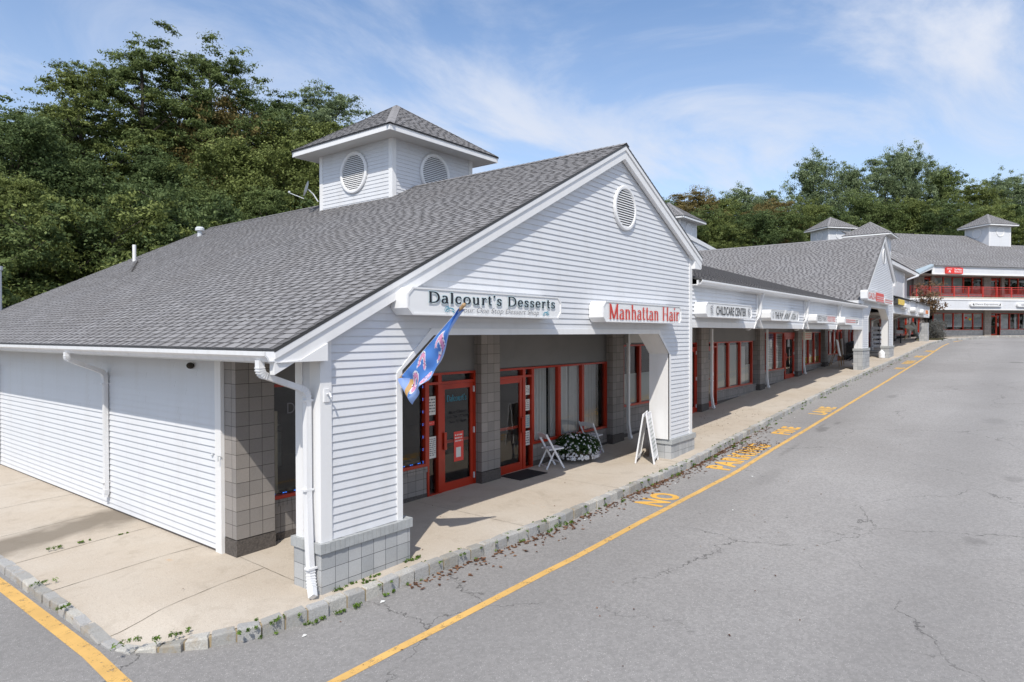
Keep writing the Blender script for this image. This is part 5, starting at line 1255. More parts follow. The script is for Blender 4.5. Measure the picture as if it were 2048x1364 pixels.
# ================================================================ signs
def jitter(fn):
    k = [0]
    def f(x, z):
        k[0] += 1; return fn(x, z, ((k[0]//4) % 9)*.00022)
    return f
def cabinet(name, x0, x1, z0, z1, label, T=ID, depth=.34, ch=.09, mat='panel_white', cat='sign', group=None, rim=True):
    mb = MB(); poly = [(x0, z0+ch), (x0+ch, z0), (x1-ch, z0), (x1, z0+ch), (x1, z1-ch), (x1-ch, z1), (x0+ch, z1), (x0, z1-ch)]
    mb.prism(poly, -depth, -.018, T)
    s = mb.build(name, mat, label=label, cat=cat, group=group)
    if rim:
        rb = MB(); n = 8; c = ((x0+x1)/2, (z0+z1)/2); inn = [(p[0]+(.022 if p[0] < c[0] else -.022), p[1]+(.022 if p[1] < c[1] else -.022)) for p in poly]
        for i in range(n):
            j = (i+1) % n; rb.hexa([T(poly[i][0], -depth-.012, poly[i][1]), T(poly[j][0], -depth-.012, poly[j][1]), T(inn[j][0], -depth-.012, inn[j][1]), T(inn[i][0], -depth-.012, inn[i][1]),
                                    T(poly[i][0], -depth+.002, poly[i][1]), T(poly[j][0], -depth+.002, poly[j][1]), T(inn[j][0], -depth+.002, inn[j][1]), T(inn[i][0], -depth+.002, inn[i][1])])
        rb.build('sign_rim', 'trim', s)
    return s
SG = 'cabinet signs along the shop fronts'
D = .355
s = cabinet('shop_sign', 1.12, 4.76, 3.452, 3.825, 'long white cabinet sign with black serif name and teal scrolls, left above the near arch', group=SG)
P2 = lambda off: jitter(lambda x, z, e: (x, -D-.001-off-e, z))
mb = MB(); serif_text(mb, "Dalcourt's Desserts", 1.50, 4.58, 3.628, .150, P2(.0), grow=.008, lspace=.075, thick=.20, thin=.09); mb.build('lettering_halo', 'ink_halo', s)
mb = MB(); serif_text(mb, "Dalcourt's Desserts", 1.50, 4.58, 3.628, .150, P2(.003), lspace=.075, thick=.20, thin=.09); mb.build('lettering', 'ink_black', s)
mb = MB(); text_fit(mb, 'Your One Stop Dessert Shop', 2.13, 4.08, 3.478, 3.585, lambda x, z: (x, -D-.002, z), shear=.28, bold=-.012); mb.build('tagline', 'ink_grey', s)
mb = MB(); curl(mb, 1.93, 3.535, .20, P2(0), 1, .006); curl(mb, 4.28, 3.53, .17, P2(0), -1, .006); mb.build('scroll', 'ink_teal', s)
s = cabinet('shop_sign', 6.22, 9.84, 3.415, 3.822, 'white cabinet sign with tall red serif lettering on the right shoulder of the near arch', group=SG)
mb = MB(); serif_text(mb, 'Manhattan Hair', 6.42, 9.70, 3.475, .30, P2(.0), thick=.13, thin=.055, lspace=.03); mb.build('lettering', 'ink_red', s)
s = cabinet('shop_sign', 11.35, 14.86, 3.60, 3.99, 'white cabinet sign reading CHILDCARE CENTER in black condensed capitals', group=SG)
mb = MB(); text_fit(mb, 'CHILDCARE CENTER', 12.03, 14.33, 3.67, 3.90, lambda x, z: (x, -D-.002, z), bold=.008); mb.build('lettering', 'ink_black', s)
mb = MB()
for x in (11.72, 14.58):
    for k in range(5): 
        mb.tube([(x+.09*math.cos(a*1.26+k), -D-.004, 3.70+k*.05+.03*math.sin(a*1.26)) for a in range(6)], .004, 3)
mb.build('scroll', 'ink_grey', s)
s = cabinet('shop_sign', 16.62, 19.92, 3.585, 3.93, 'white cabinet sign with black THE and PATCH lettering under two peeled film strips', group=SG)
mb = MB(); text_fit(mb, 'THE PUMPKIN PATCH', 17.1, 19.45, 3.65, 3.86, lambda x, z: (x, -D-.002, z), bold=.006); mb.build('lettering', 'ink_black', s)
mb = MB()
for x in (17.75, 18.55): mb.hexa([(x, -D-.012, 3.60), (x+.16, -D-.012, 3.60), (x+.16, -D-.006, 3.60), (x, -D-.006, 3.60), (x+.42, -D-.014, 3.95), (x+.62, -D-.014, 3.95), (x+.62, -D-.006, 3.95), (x+.42, -D-.006, 3.95)])
mb.build('peeling_film', 'panel_white', s)
mb = MB(); 
for x in (16.9, 19.66): mb.tube([(x+.06*math.cos(a), -D-.004, 3.75+.10*math.sin(a)) for a in range(8)], .005, 3)
mb.build('scroll', 'ink_grey', s)
s = cabinet('shop_sign', 22.35, 25.5, 3.57, 3.90, 'white cabinet sign with lettering half dark grey and half red, third on the low fascia', group=SG)
mb = MB(); text_fit(mb, 'SPEEDY MART', 22.5, 24.0, 3.64, 3.85, lambda x, z: (x, -D-.002, z)); mb.build('lettering', 'ink_grey', s)
mb = MB(); text_fit(mb, 'FOOD STORES', 24.08, 25.42, 3.64, 3.85, lambda x, z: (x, -D-.002, z)); mb.build('lettering', 'ink_red', s)
s = cabinet('shop_sign', 27.25, 30.25, 3.545, 3.885, 'white cabinet sign with faint red lettering beside the second arched gable', group=SG)
scribble(s, lambda u, v, z: (u, v, z), 27.5, 29.5, 3.62, 3.80, -D-.002, 'ink_red', 2, 61, 'lettering'); scribble(s, lambda u, v, z: (u, v, z), 29.6, 30.1, 3.62, 3.80, -D-.002, 'ink_grey', 2, 62, 'lettering')
s = cabinet('shop_sign', 32.45, 37.2, 4.835, 5.355, 'white cabinet sign with big red GAZA letters and a red block on the second arch', group=SG, depth=.33)
mb = MB(); text_fit(mb, 'GAZA', 32.75, 34.75, 4.93, 5.24, lambda x, z: (x, -.347, z), bold=-.004); mb.build('lettering', 'ink_red', s)
MB().box(34.86, 37.12, -.352, -.343, 4.86, 5.33).build('red_panel', 'sign_red', s)
scribble(s, ID, 34.95, 37.0, 4.98, 5.18, -.355, 'panel_white', 2, 63, 'lettering'); scribble(s, ID, 34.95, 37.0, 4.88, 4.94, -.355, 'panel_white', 1, 64, 'lettering')
s = cabinet('shop_sign', 37.55, 40.5, 4.82, 5.14, 'small cabinet sign with rusty red lettering right of the red block sign', group=SG, depth=.30)
scribble(s, ID, 37.8, 40.3, 4.86, 5.1, -.314, 'ink_red', 2, 65, 'lettering')
s = cabinet('shop_sign', 42.75, 45.5, 4.93, 5.33, 'dark signboard with glowing gold channel letters just beyond the second gable', mat='dark_metal', group=SG, depth=.25, rim=False)
mb = MB()
for k in range(6): 
    x = 42.95+k*.42; mb.box(x, x+.12, -.31, -.26, 4.96, 5.30); mb.box(x+.12, x+.28, -.31, -.26, (5.2, 4.96, 5.1, 5.2, 4.96, 5.08)[k], (5.3, 5.06, 5.2, 5.3, 5.06, 5.18)[k])
mb.build('channel_letter', 'gold', s)
s = cabinet('shop_sign', 45.6, 47.6, 4.78, 5.1, 'blank white box sign, nearest of the three on the far shop row', group=SG, depth=.34)
s = cabinet('shop_sign', 50.0, 52.6, 4.66, 4.98, 'blank white box sign, middle one of the three on the far shop row', group=SG, depth=.34)
s = cabinet('shop_sign', 54.5, 57.4, 4.62, 4.95, 'white box sign with an orange end panel, last on the far shop row', group=SG, depth=.34)
MB().box(56.0, 57.38, -.36, -.343, 4.64, 4.93).build('orange_panel', 'orange', s)
TF = lambda u, v, z: T2(u, v-2.2, z)
s = cabinet('shop_sign', -5.33, -1.22, 5.87, 6.25, 'white sign with grey lettering between two small figures, on the far balcony building', TF, .22, .12, group=SG)
mb = MB(); text_fit(mb, 'Dance Expressions', -4.72, -1.78, 5.95, 6.17, lambda x, z: TF(x, -.238, z)); mb.build('lettering', 'ink_grey', s)
mb = MB()
for x, f in ((-5.0, 1), (-1.5, -1)): mb.face([TF(x, -.238, 6.2), TF(x+.14*f, -.238, 5.97), TF(x-.10*f, -.238, 5.97)]); mb.face([TF(x+.1*f, -.239, 6.02), TF(x+.26*f, -.239, 6.0), TF(x+.1*f, -.239, 5.96)])
mb.build('dancer_mark', 'ink_black', s)
s = cabinet('shop_sign', .80, 4.9, 5.87, 6.25, 'white sign cut off by the right edge, below the red balcony railing', TF, .22, .12, group=SG)
scribble(s, TF, 1.3, 4.4, 5.95, 6.17, -.238, 'ink_grey', 2, 68, 'lettering')
s = cabinet('shop_sign', -8.44, -6.35, 9.22, 9.84, 'bright red box sign with white lettering on the upper fascia above the balcony', TF, .22, .02, mat='sign_red', group=SG, rim=False)
mb = MB(); text_fit(mb, 'Zoe Walker', -7.45, -6.5, 9.56, 9.76, lambda x, z: TF(x, -.228, z), bold=.02); text_fit(mb, '908-852-4024', -7.45, -6.5, 9.34, 9.48, lambda x, z: TF(x, -.228, z), bold=.02); text_fit(mb, 'agent', -8.35, -7.75, 9.62, 9.74, lambda x, z: TF(x, -.228, z), bold=.02); mb.build('lettering', 'panel_white', s)
mb = MB()
for k in range(3): mb.tube([TF(-8.05+.09*math.cos(k*2.1+1.57), -.232, 9.42+.07*math.sin(k*2.1+1.57)), TF(-8.05+.09*math.cos(k*2.1+1.6), -.24, 9.42+.07*math.sin(k*2.1+1.6))], .07, 8)
mb.build('emblem', 'panel_white', s)
# hanging sign over the poster shop door
mb = MB(); mb.box(27.35, 28.55, 1.35, 1.45, 2.86, 3.22); s = mb.build('hanging_sign', 'umbrella_cloth', label='small cream hanging sign under the arcade ceiling above the open shop door', cat='sign')
scribble(s, lambda u, v, z: (u, v, z), 27.45, 28.45, 2.90, 3.18, 1.345, 'ink_red', 3, 77, 'lettering'); mb = MB()
for x in (27.5, 28.4): mb.tube([(x, 1.4, 3.22), (x, 1.4, 3.37)], .008, 4)
mb.build('hanger', 'zinc', s)

# ================================================================ flag on its pole
fl = thing('flag', (1.25, -.06, 2.59), 'limp blue flag with pink white-edged letters on a slanted white pole beside the near arch', 'flag')
pa, pb = Vector((1.25, -.08, 2.60)), Vector((1.27, -1.21, 3.55))
MB().tube([pa, pb-(pb-pa)*.06], .013, 8).build('pole', 'trim', fl)
mb = MB(); dn = (pb-pa).normalized(); mb.tube([pb-dn*.09, pb-dn*.05, pb-dn*.02, pb+dn*.02, pb+dn*.04], [.017, .026, .024, .027, .012], 8); mb.tube([pa-dn*.04, pa+dn*.05], .022, 8); mb.build('finial', 'wood', fl)
# cloth: s runs down the pole from the tip, t hangs away from it
outl = [(1.03, -.03, 0), (.90, .16, .02), (.80, .33, .05), (.70, .49, .05), (.60, .55, .03), (.50, .54, 0), (.42, .55, -.03), (.30, .55, -.05), (.20, .55, -.04), (.12, .38, -.02), (.05, .15, 0), (.02, .06, 0)]
NS, NT = 90, 46; V = []; me = bpy.data.meshes.new('cloth')
def fc(s, t):
    k = s*(len(outl)-1); i = min(int(k), len(outl)-2); f = k-i; a = outl[i]; b = outl[i+1]; pos = a[0]+(b[0]-a[0])*f; ln = a[1]+(b[1]-a[1])*f
    ln = max(ln, .03); base = pa+(pb-pa)*min(1, pos*.95)
    dropdir = Vector((0, .14-.32*s+.1, -1)).normalized()
    fold = .055*math.sin(9*t+5.5*s)*t+.04*math.sin(17*s+3*t)*t+.02*math.sin(31*s+9*t)*t**.5
    p = base+dropdir*ln*t; p.x += fold-.02; p.y += .03*math.sin(6*s+4*t)*t
    return p
for i in range(NS+1):
    for j in range(NT+1): V.append(fc(i/NS, j/NT))
Fs = [(i*(NT+1)+j, (i+1)*(NT+1)+j, (i+1)*(NT+1)+j+1, i*(NT+1)+j+1) for i in range(NS) for j in range(NT)]
me.from_pydata([tuple(v-Vector(ORG[fl.name])) for v in V], [], Fs); me.polygons.foreach_set('use_smooth', [True]*len(Fs))
ca = me.color_attributes.new('Col', 'FLOAT_COLOR', 'CORNER'); cols = []
def ring(s, t, cs, ct, rs, rt, a0, a1): 
    x, y = (s-cs)/rs, (t-ct)/rt; r = math.hypot(x, y); a = math.degrees(math.atan2(y, x)) % 360
    return abs(r-1), (a0 <= a <= a1)
def flagcol(s, t):
    pink, white, blue, gold = (.78, .34, .55), (.82, .82, .86), (.085, .24, .64), (.62, .38, .14)
    best = 9
    for (cs, ct, rs, rt, a0, a1) in ((.26, .48, .06, .24, 20, 330), (.56, .26, .045, .16, 100, 360), (.68, .52, .045, .17, 0, 360), (.44, .84, .03, .09, 0, 360)):
        d, ok = ring(s, t, cs, ct, rs, rt, a0, a1 if a1 <= 360 else 360)
        if ok: best = min(best, d)
    if best < .30: return pink
    if best < .34: return (.10, .02, .06)
    if best < .56: return white
    if s > .74 and t > .35 and s < .80: return gold
    if s > .80 and t > .3: return (.28, .42, .78)
    if t > .80: return (.26, .40, .74)
    return blue
for (i, j) in ((i, j) for i in range(NS) for j in range(NT)):
    c = flagcol((i+.5)/NS, (j+.5)/NT); cols += [*c, 1]*4
ca.data.foreach_set('color', np.array(cols, dtype=np.float32)); me.materials.append(MATS['flag_cloth'])
link(me, 'cloth', fl, ORG[fl.name])

# ================================================================ folding chairs
def chair():
    c = thing('folding_chair', (7.5, 1.8, g(7.5)), 'white folding chair with its slatted seat facing right, left of the flower tub', 'chair', 'white folding chairs beside the flower tub')
    ox, oy, oz = ORG[c.name]; W = .43; Q = lambda x, y, z: (ox+x, oy+y, oz+z)   # chair faces +X
    def bar(a, b, w=.028, d=.022):
        a, b = Vector(Q(*a)), Vector(Q(*b)); return a, b
    for s in (-1, 1):
        y = s*W/2
        MB().sweep([Q(.25, y, 0), Q(-.21, y, .80)], .022, .042, (0, 1, 0)).build('long_leg', 'plastic_white', c)
        MB().sweep([Q(-.19, y*.88, 0), Q(.04, y*.88, .44)], .02, .034, (0, 1, 0)).build('rear_leg', 'plastic_white', c)
    b = MB(); n = 8
    for i in range(n):
        t0, t1 = i/n, (i+1)/n; y0, y1 = -W/2+.012+(W-.024)*t0, -W/2+.012+(W-.024)*t1; h = lambda t: .012*math.sin(math.pi*t)
        b.hexa([Q(-.170, y0, .685+h(t0)), Q(-.170, y1, .685+h(t1)), Q(-.150, y1, .685+h(t1)), Q(-.150, y0, .685+h(t0)), Q(-.222, y0, .79+h(t0)*2), Q(-.222, y1, .79+h(t1)*2), Q(-.202, y1, .79+h(t1)*2), Q(-.202, y0, .79+h(t0)*2)])
    b.build('backrest', 'plastic_white', c)
    st = MB(); st.sweep([Q(-.12, -W/2+.035, .435), Q(.26, -W/2+.035, .455)], .022, .03, (0, 1, 0)); st.sweep([Q(-.12, W/2-.035, .435), Q(.26, W/2-.035, .455)], .022, .03, (0, 1, 0))
    st.box(ox+.24, ox+.265, oy-W/2+.03, oy+W/2-.03, oz+.44, oz+.47)
    for k in range(6): x = -.10+k*.060; st.box(ox+x, ox+x+.045, oy-W/2+.045, oy+W/2-.045, oz+.447+x*.05, oz+.462+x*.05)
    st.build('seat', 'plastic_white', c)
    MB().sweep([Q(.17, -W/2, .14), Q(.17, W/2, .14)], .02, .03, (1, 0, 0)).build('front_stretcher', 'plastic_white', c); MB().sweep([Q(-.16, -W/2*.88, .06), Q(-.16, W/2*.88, .06)], .018, .028, (1, 0, 0)).build('rear_stretcher', 'plastic_white', c)
    return c
ch1 = chair(); ch1.location = (7.50, 1.82, g(7.5)); ch1.rotation_euler = (0, 0, math.radians(-27))
ch2 = copy_thing(ch1, (9.55, 1.98, g(9.55)), math.radians(-5), 'white folding chair half hidden behind the right side of the flower tub')

# ================================================================ flower tub
tub = thing('flower_tub', (8.62, 1.82, g(8.6)), 'low round tub overflowing with white and some violet flowers between two folding chairs', 'planter')
cx, cy, cz = ORG[tub.name]
mb = MB(); mb.tube([(cx, cy, cz), (cx, cy, cz+.06), (cx, cy, cz+.26), (cx, cy, cz+.30)], [.20, .28, .40, .42], 20); mb.build('tub', 'bark', tub, smooth=True)
def leafcloud(name, mat, parent, centers, radii, n, size, org, flat=.7, seed=1, aspect=.5, label=None, cat=None, group=None, kind=None, droop=0, tonebias=0.0):
    """numpy cloud of small kinked leaf quads"""
    R = np.random.default_rng(seed); C = np.asarray(centers, dtype=np.float64); Rr = np.asarray(radii, dtype=np.float64)
    if Rr.ndim == 1: Rr = np.stack([Rr, Rr, Rr*flat], 1)
    idx = R.integers(0, len(C), n); d = R.normal(size=(n, 3)); d /= np.linalg.norm(d, axis=1, keepdims=True); rad = np.where(R.random(n) < .5, R.random(n)**.5, np.abs(R.normal(size=n))*.62)
    off = d*rad[:, None]; P = C[idx]+off*Rr[idx]
    nrm = R.normal(size=(n, 3))*.5+d*.9+np.array([0, 0, .6]); nrm /= np.linalg.norm(nrm, axis=1, keepdims=True)
    a = np.cross(nrm, R.normal(size=(n, 3))); a /= np.linalg.norm(a, axis=1, keepdims=True); a[:, 2] -= droop; b = np.cross(nrm, a)
    sz = size*R.uniform(.6, 1.35, n)[:, None]; hx = a*sz*.5; hy = b*sz*.5*aspect
    V = np.empty((n, 4, 3)); V[:, 0] = P-hx; V[:, 1] = P+hy-nrm*sz*.06; V[:, 2] = P+hx; V[:, 3] = P-hy+nrm*sz*.06
    V = V.reshape(-1, 3)-np.array(org)
    me = bpy.data.meshes.new(name); me.vertices.add(n*4); me.vertices.foreach_set('co', V.astype(np.float32).ravel()); me.loops.add(n*4); me.loops.foreach_set('vertex_index', np.arange(n*4, dtype=np.int32))
    me.polygons.add(n); me.polygons.foreach_set('loop_start', (np.arange(n)*4).astype(np.int32))
    ctone = R.uniform(-.30, .30, len(C)); tn = np.clip(.5+ctone[idx]+R.normal(size=n)*.15+tonebias, 0, 1)
    at = me.attributes.new('tone', 'FLOAT', 'FACE'); at.data.foreach_set('value', tn.astype(np.float32)); me.update(calc_edges=True)
    me.materials.append(MATS[mat]); return link(me, name, parent, org, label, cat, group, kind)
R9 = np.random.default_rng(9)
dome = []; 
for i in range(150):
    a = R9.uniform(0, 2*math.pi); e = R9.random()**.8; dome.append((cx+.57*math.cos(a)*math.sqrt(1-(e*.9)**2), cy+.50*math.sin(a)*math.sqrt(1-(e*.9)**2), cz+.24+.36*e*.9))
leafcloud('foliage', 'planter_leaf', tub, dome+[(cx, cy, cz+.35)]*20, [.11]*150+[.28]*20, 9000, .055, ORG[tub.name], seed=3)
def blossoms(n, mat, arc0, arc1, name, seed, zlo=.12, zhi=.66):
    R = np.random.default_rng(seed); mb = MB()
    for i in range(n):
        a = math.radians(R.uniform(arc0, arc1)); e = R.random()**1.2; rr = .66*math.sqrt(max(.12, 1-(e*.95)**2)); z = cz+zlo+(zhi-zlo)*e
        if e < .15: rr = .60
        c = Vector((cx+rr*math.cos(a), cy+rr*.9*math.sin(a), z)); nr = Vector((math.cos(a), math.sin(a), .25+e)).normalized(); t = nr.cross(Vector((0, 0, 1))).normalized(); b = nr.cross(t); s = R.uniform(.022, .038)
        for k in range(5):
            an = 2*math.pi*k/5+R.random(); d0 = t*math.cos(an)+b*math.sin(an); d1 = t*math.cos(an+.62)+b*math.sin(an+.62); dm = t*math.cos(an-.62)+b*math.sin(an-.62)
            mb.face([c, c+dm*s*.72+nr*.006, c+d0*s+nr*.002, c+d1*s*.72+nr*.006], R.uniform(.2, 1))
        mb.face([c+nr*.008+(t*math.cos(q)+b*math.sin(q))*s*.35 for q in (0, 1.57, 3.14, 4.71)], .9)
    return mb.build(name, mat, tub)
blossoms(300, 'petal', 0, 360, 'white_blossoms', 5, .10, .64); blossoms(130, 'petal', 185, 330, 'white_blossoms', 6, .10, .35); blossoms(60, 'petal_violet', 285, 345, 'violet_blossoms', 7, .12, .45)

# ================================================================ sandwich board
ab = thing('sandwich_board', (9.40, .33, g(9.4)), 'white folding sandwich board standing open on the walk left of the right pillar', 'sign')
wd = Vector((.951, .309, 0)); sp = Vector((.309, -.951, 0)); c0 = Vector(ORG[ab.name]); 
for s_ in (1, -1):
    f0 = c0+sp*.22*s_; t0 = c0+sp*.035*s_+Vector((0, 0, 1.13)); fr = MB()
    for e in (-1, 1): fr.sweep([f0+wd*.31*e, t0+wd*.31*e+Vector((0, 0, .03))], .05, .035, wd)
    fr.sweep([f0+(t0-f0)*.10-wd*.29, f0+(t0-f0)*.10+wd*.29], .035, .05, sp); fr.sweep([t0-wd*.29, t0+wd*.29], .035, .07, sp)
    fr.build('frame', 'plastic_white', ab)
    pn = MB(); a = f0+(t0-f0)*.12; b = f0+(t0-f0)*.97; n_ = sp*s_
    pn.hexa([a-wd*.285, a+wd*.285, a+wd*.285+n_*.012, a-wd*.285+n_*.012, b-wd*.285, b+wd*.285, b+wd*.285+n_*.012, b-wd*.285+n_*.012]); p = pn.build('board', 'panel_white', ab)
    Tb = lambda u, v, z: tuple(a+(b-a)*z+wd*u+n_*(.013-v))
    if s_ == 1: scribble(p, Tb, -.24, .24, .1, .95, -.002, 'film', 9, 33)
mb = MB(); mb.tube([c0+wd*.05+Vector((0, 0, 1.13)), c0+wd*.05+Vector((0, 0, 1.20)), c0-wd*.1+Vector((0, 0, 1.20)), c0-wd*.1+Vector((0, 0, 1.13))], .014, 6); mb.build('carry_handle', 'plastic_white', ab)
# door mat
mb = MB(); P = [(6.06, 1.57), (6.98, 1.52), (7.02, 2.12), (6.12, 2.16)]; mb.hexa([(x, y, g(x)+.002) for x, y in P]+[(x, y, g(x)+.014) for x, y in P]); mb.build('door_mat', 'mat_rubber', label='black rubber mat on the walk in front of the open glass door', cat='door mat')

# ================================================================ things under the second arch and beyond
ct = thing('shopping_cart', (38.6, 1.55, g(38.6)), 'black wire shopping cart, front one of the row parked under the second arch', 'shopping cart', 'black shopping carts nested under the second arch')
ox, oy, oz = ORG[ct.name]; mb = MB()
Q = lambda x, y, z: (ox+x, oy+y, oz+z)
bot = [(-.35, -.20, .45), (.38, -.16, .52), (.38, .16, .52), (-.35, .20, .45)]; top = [(-.42, -.28, .98), (.46, -.22, .88), (.46, .22, .88), (-.42, .28, .98)]
for ring_ in (bot, top): mb.tube([Q(*p) for p in ring_+[ring_[0]]], .014, 4)
for i in range(4):
    j = (i+1) % 4
    for k in range(9):
        t = k/8; a = Vector(bot[i]).lerp(Vector(bot[j]), t); b = Vector(top[i]).lerp(Vector(top[j]), t); mb.tube([Q(*a), Q(*b)], .006, 3)
    for k in range(1, 5): t = k/5; mb.tube([Q(*Vector(bot[i]).lerp(Vector(top[i]), t)), Q(*Vector(bot[j]).lerp(Vector(top[j]), t))], .006, 3)
mb.build('basket', 'black', ct)
mb = MB(); mb.tube([Q(-.38, -.25, .98), Q(-.5, -.25, 1.03), Q(-.5, .25, 1.03), Q(-.38, .25, .98)], .016, 6); mb.build('handle', 'black', ct)
mb = MB(); 
for s_ in (-1, 1): mb.tube([Q(-.38, .22*s_, .9), Q(-.40, .24*s_, .16), Q(.42, .18*s_, .16)], .014, 4)
mb.build('frame', 'black', ct)
for p in ((-.38, -.24), (-.38, .24), (.40, -.18), (.40, .18)): m = MB(); m.tube([Q(p[0], p[1]-.012, .065), Q(p[0], p[1]+.012, .065)], .062, 10); m.tube([Q(p[0], p[1], .065), Q(p[0], p[1], .16)], .012, 4); m.build('caster', 'black', ct)
ct.rotation_euler = (0, 0, math.radians(200))
for k in range(1, 8): copy_thing(ct, (38.6+.33*k, 1.55+.02*k, g(38.6+.33*k)), math.radians(200), 'black wire shopping cart nested in the row under the second arch')
for k, lab in enumerate(('second cart from the front', 'third cart from the front', 'fourth cart from the front', 'fifth cart from the front', 'sixth cart from the front', 'last but one cart', 'last cart')):
    o = [o for o in col.objects if o.name.startswith('shopping_cart')][k+1]; o['label'] = 'black wire shopping cart, '+lab+' of the row under the second arch'
# jug on the walk
jg = thing('plastic_jug', (40.9, .33, g(40.9)), 'white plastic jug with an orange side standing by the second pillar of the far arch', 'jug')
x, y, z = ORG[jg.name]; mb = MB(); mb.tube([(x, y, z), (x, y, z+.03), (x, y, z+.30), (x, y, z+.40), (x, y, z+.50)], [.17, .19, .19, .15, .05], 12); mb.build('jug_body', 'plastic_white', jg)
mb = MB(); mb.tube([(x, y, z+.48), (x, y, z+.56)], .055, 8); mb.build('cap', 'plastic_white', jg); MB().box(x+.08, x+.21, y-.17, y-.02, z+.02, z+.34).build('orange_label', 'orange', jg); MB().box(x-.06, x+.03, y-.2, y-.19, z+.12, z+.26).build('black_label', 'ink_black', jg)
# easels with white boards
ez = thing('easel', (34.6, 1.5, g(34.6)), 'wooden easel holding a tilted white board, left one of the pair before the second gable', 'easel', 'easels with white boards')
x, y, z = ORG[ez.name]; mb = MB()
mb.tube([(x-.25, y-.15, z), (x, y, z+1.5)], .02, 5); mb.tube([(x+.3, y-.15, z), (x+.05, y, z+1.5)], .02, 5); mb.tube([(x+.1, y+.45, z), (x+.03, y, z+1.45)], .02, 5); mb.build('legs', 'wood', ez)
mb = MB(); mb.hexa([(x-.20, y-.14, z+.62), (x+.22, y-.14, z+.55), (x+.22, y-.10, z+.55), (x-.20, y-.10, z+.62), (x-.42, y-.04, z+1.50), (x+.02, y-.04, z+1.42), (x+.02, y-.0, z+1.42), (x-.42, y-.0, z+1.5)]); mb.build('board', 'panel_white', ez)
copy_thing(ez, (35.5, 1.55, g(35.5)), .4, 'wooden easel with a narrower white board, right one of the pair before the second gable')
# display rack, fallen parasol, stone post
rk = thing('display_rack', (45.2, 1.35, g(45.2)), 'tall white wheeled display rack just past the second arched gable', 'rack')
x, y, z = ORG[rk.name]; mb = MB(); mb.box(x-.35, x+.35, y-.3, y+.3, z+.12, z+.16)
for a in (-.35, .33):
    for b in (-.3, .28): mb.box(x+a, x+a+.03, y+b, y+b+.03, z+.12, z+1.75)
mb.build('frame', 'dark_steel', rk); mb = MB()
for k in range(5): mb.box(x-.33, x+.33, y-.28, y+.28, z+.35+k*.30, z+.37+k*.30); mb.box(x-.28, x+.25, y-.27, y+.2, z+.38+k*.30, z+.54+k*.3)
mb.build('shelf', 'plastic_white', rk); mb = MB()
for a in (-.3, .3): mb.tube([(x+a, y-.28, z+.05), (x+a, y-.24, z+.05)], .055, 8)
mb.build('caster', 'black', rk)
um = thing('folded_parasol', (61.5, 1.3, g(61.5)), 'beige market parasol slumped on the walk by the dark shopfront', 'parasol')
x, y, z = ORG[um.name]; mb = MB(); mb.tube([(x-1.6, y+.3, z+1.05), (x-1.2, y+.2, z+1.1), (x+.1, y, z+.95)], [.10, .20, .24], 5); mb.tube([(x+.0, y-.1, z+1.5), (x+.7, y-.1, z+1.0), (x+1.6, y-.1, z+.40)], [.06, .24, .14], 5); mb.tube([(x+1.5, y-.3, z+.5), (x+.7, y-.5, z+.02)], [.14, .2], 5); mb.build('canopy', 'umbrella_cloth', um)
MB().tube([(x-1.7, y+.3, z+.0), (x+.0, y, z+1.5)], .035, 6).build('pole', 'wood', um)
tbx = thing('round_table', (55.5, 1.3, g(55.5)), 'small red topped table standing in the shade beside the slumped parasol', 'table')
x, y, z = ORG[tbx.name]; MB().tube([(x, y, z+.70), (x, y, z+.74)], .5, 14).build('tabletop', 'red_frame', tbx); MB().tube([(x, y, z), (x, y, z+.7)], .05, 6).build('pedestal', 'black', tbx)
# block post at the end of the walk
pp = MB(); zz = g(58.6); x = 58.6; pp.face([(x-.35, -.25, zz-.2), (x+.35, -.25, zz-.2), (x+.35, -.25, zz+1.5), (x-.35, -.25, zz+1.5)]); pp.face([(x-.35, .35, zz-.2), (x-.35, -.25, zz-.2), (x-.35, -.25, zz+1.5), (x-.35, .35, zz+1.5)]); pp.face([(x+.35, -.25, zz-.2), (x+.35, .35, zz-.2), (x+.35, .35, zz+1.5), (x+.35, -.25, zz+1.5)]); pp.face([(x-.35, -.25, zz+1.5), (x+.35, -.25, zz+1.5), (x+.35, .35, zz+1.5), (x-.35, .35, zz+1.5)]); pp.build('block_post', 'cmu_painted', label='grey concrete block post at the end of the far walk beside the bare hedge', cat='post')
# person standing in the far doorway: one continuous body
pe = thing('person', (50.6, 2.05, g(50.6)), 'person in dark clothes holding something pale in the far shop doorway', 'person')
px, py, pz = ORG[pe.name]
def skin_body(nodes, edges, name, mat, parent):
    me = bpy.data.meshes.new(name); me.from_pydata([n[0] for n in nodes], edges, []); ob = bpy.data.objects.new('tmp', me); col.objects.link(ob)
    ob.modifiers.new('s', 'SKIN'); sk = me.skin_vertices[0].data if me.skin_vertices else None
    if sk is None:
        import bmesh
        bm = bmesh.new(); bm.from_mesh(me); bm.verts.layers.skin.verify(); bm.to_mesh(me); bm.free(); sk = me.skin_vertices[0].data
    for i, n in enumerate(nodes): sk[i].radius = (n[1], n[1]*n[2]); sk[i].use_root = (i == 0)
    ss = ob.modifiers.new('u', 'SUBSURF'); ss.levels = 1; dg = bpy.context.evaluated_depsgraph_get(); dg.update()
    m2 = bpy.data.meshes.new_from_object(ob.evaluated_get(dg)); bpy.data.objects.remove(ob); m2.materials.clear(); m2.materials.append(MATS[mat]); m2.polygons.foreach_set('use_smooth', [True]*len(m2.polygons))
    return link(m2, name, parent, ORG[parent.name])
dirty('skin', (.45, .28, .20), .5, .1); dirty('dark_cloth', (.018, .02, .028), .8, .1)
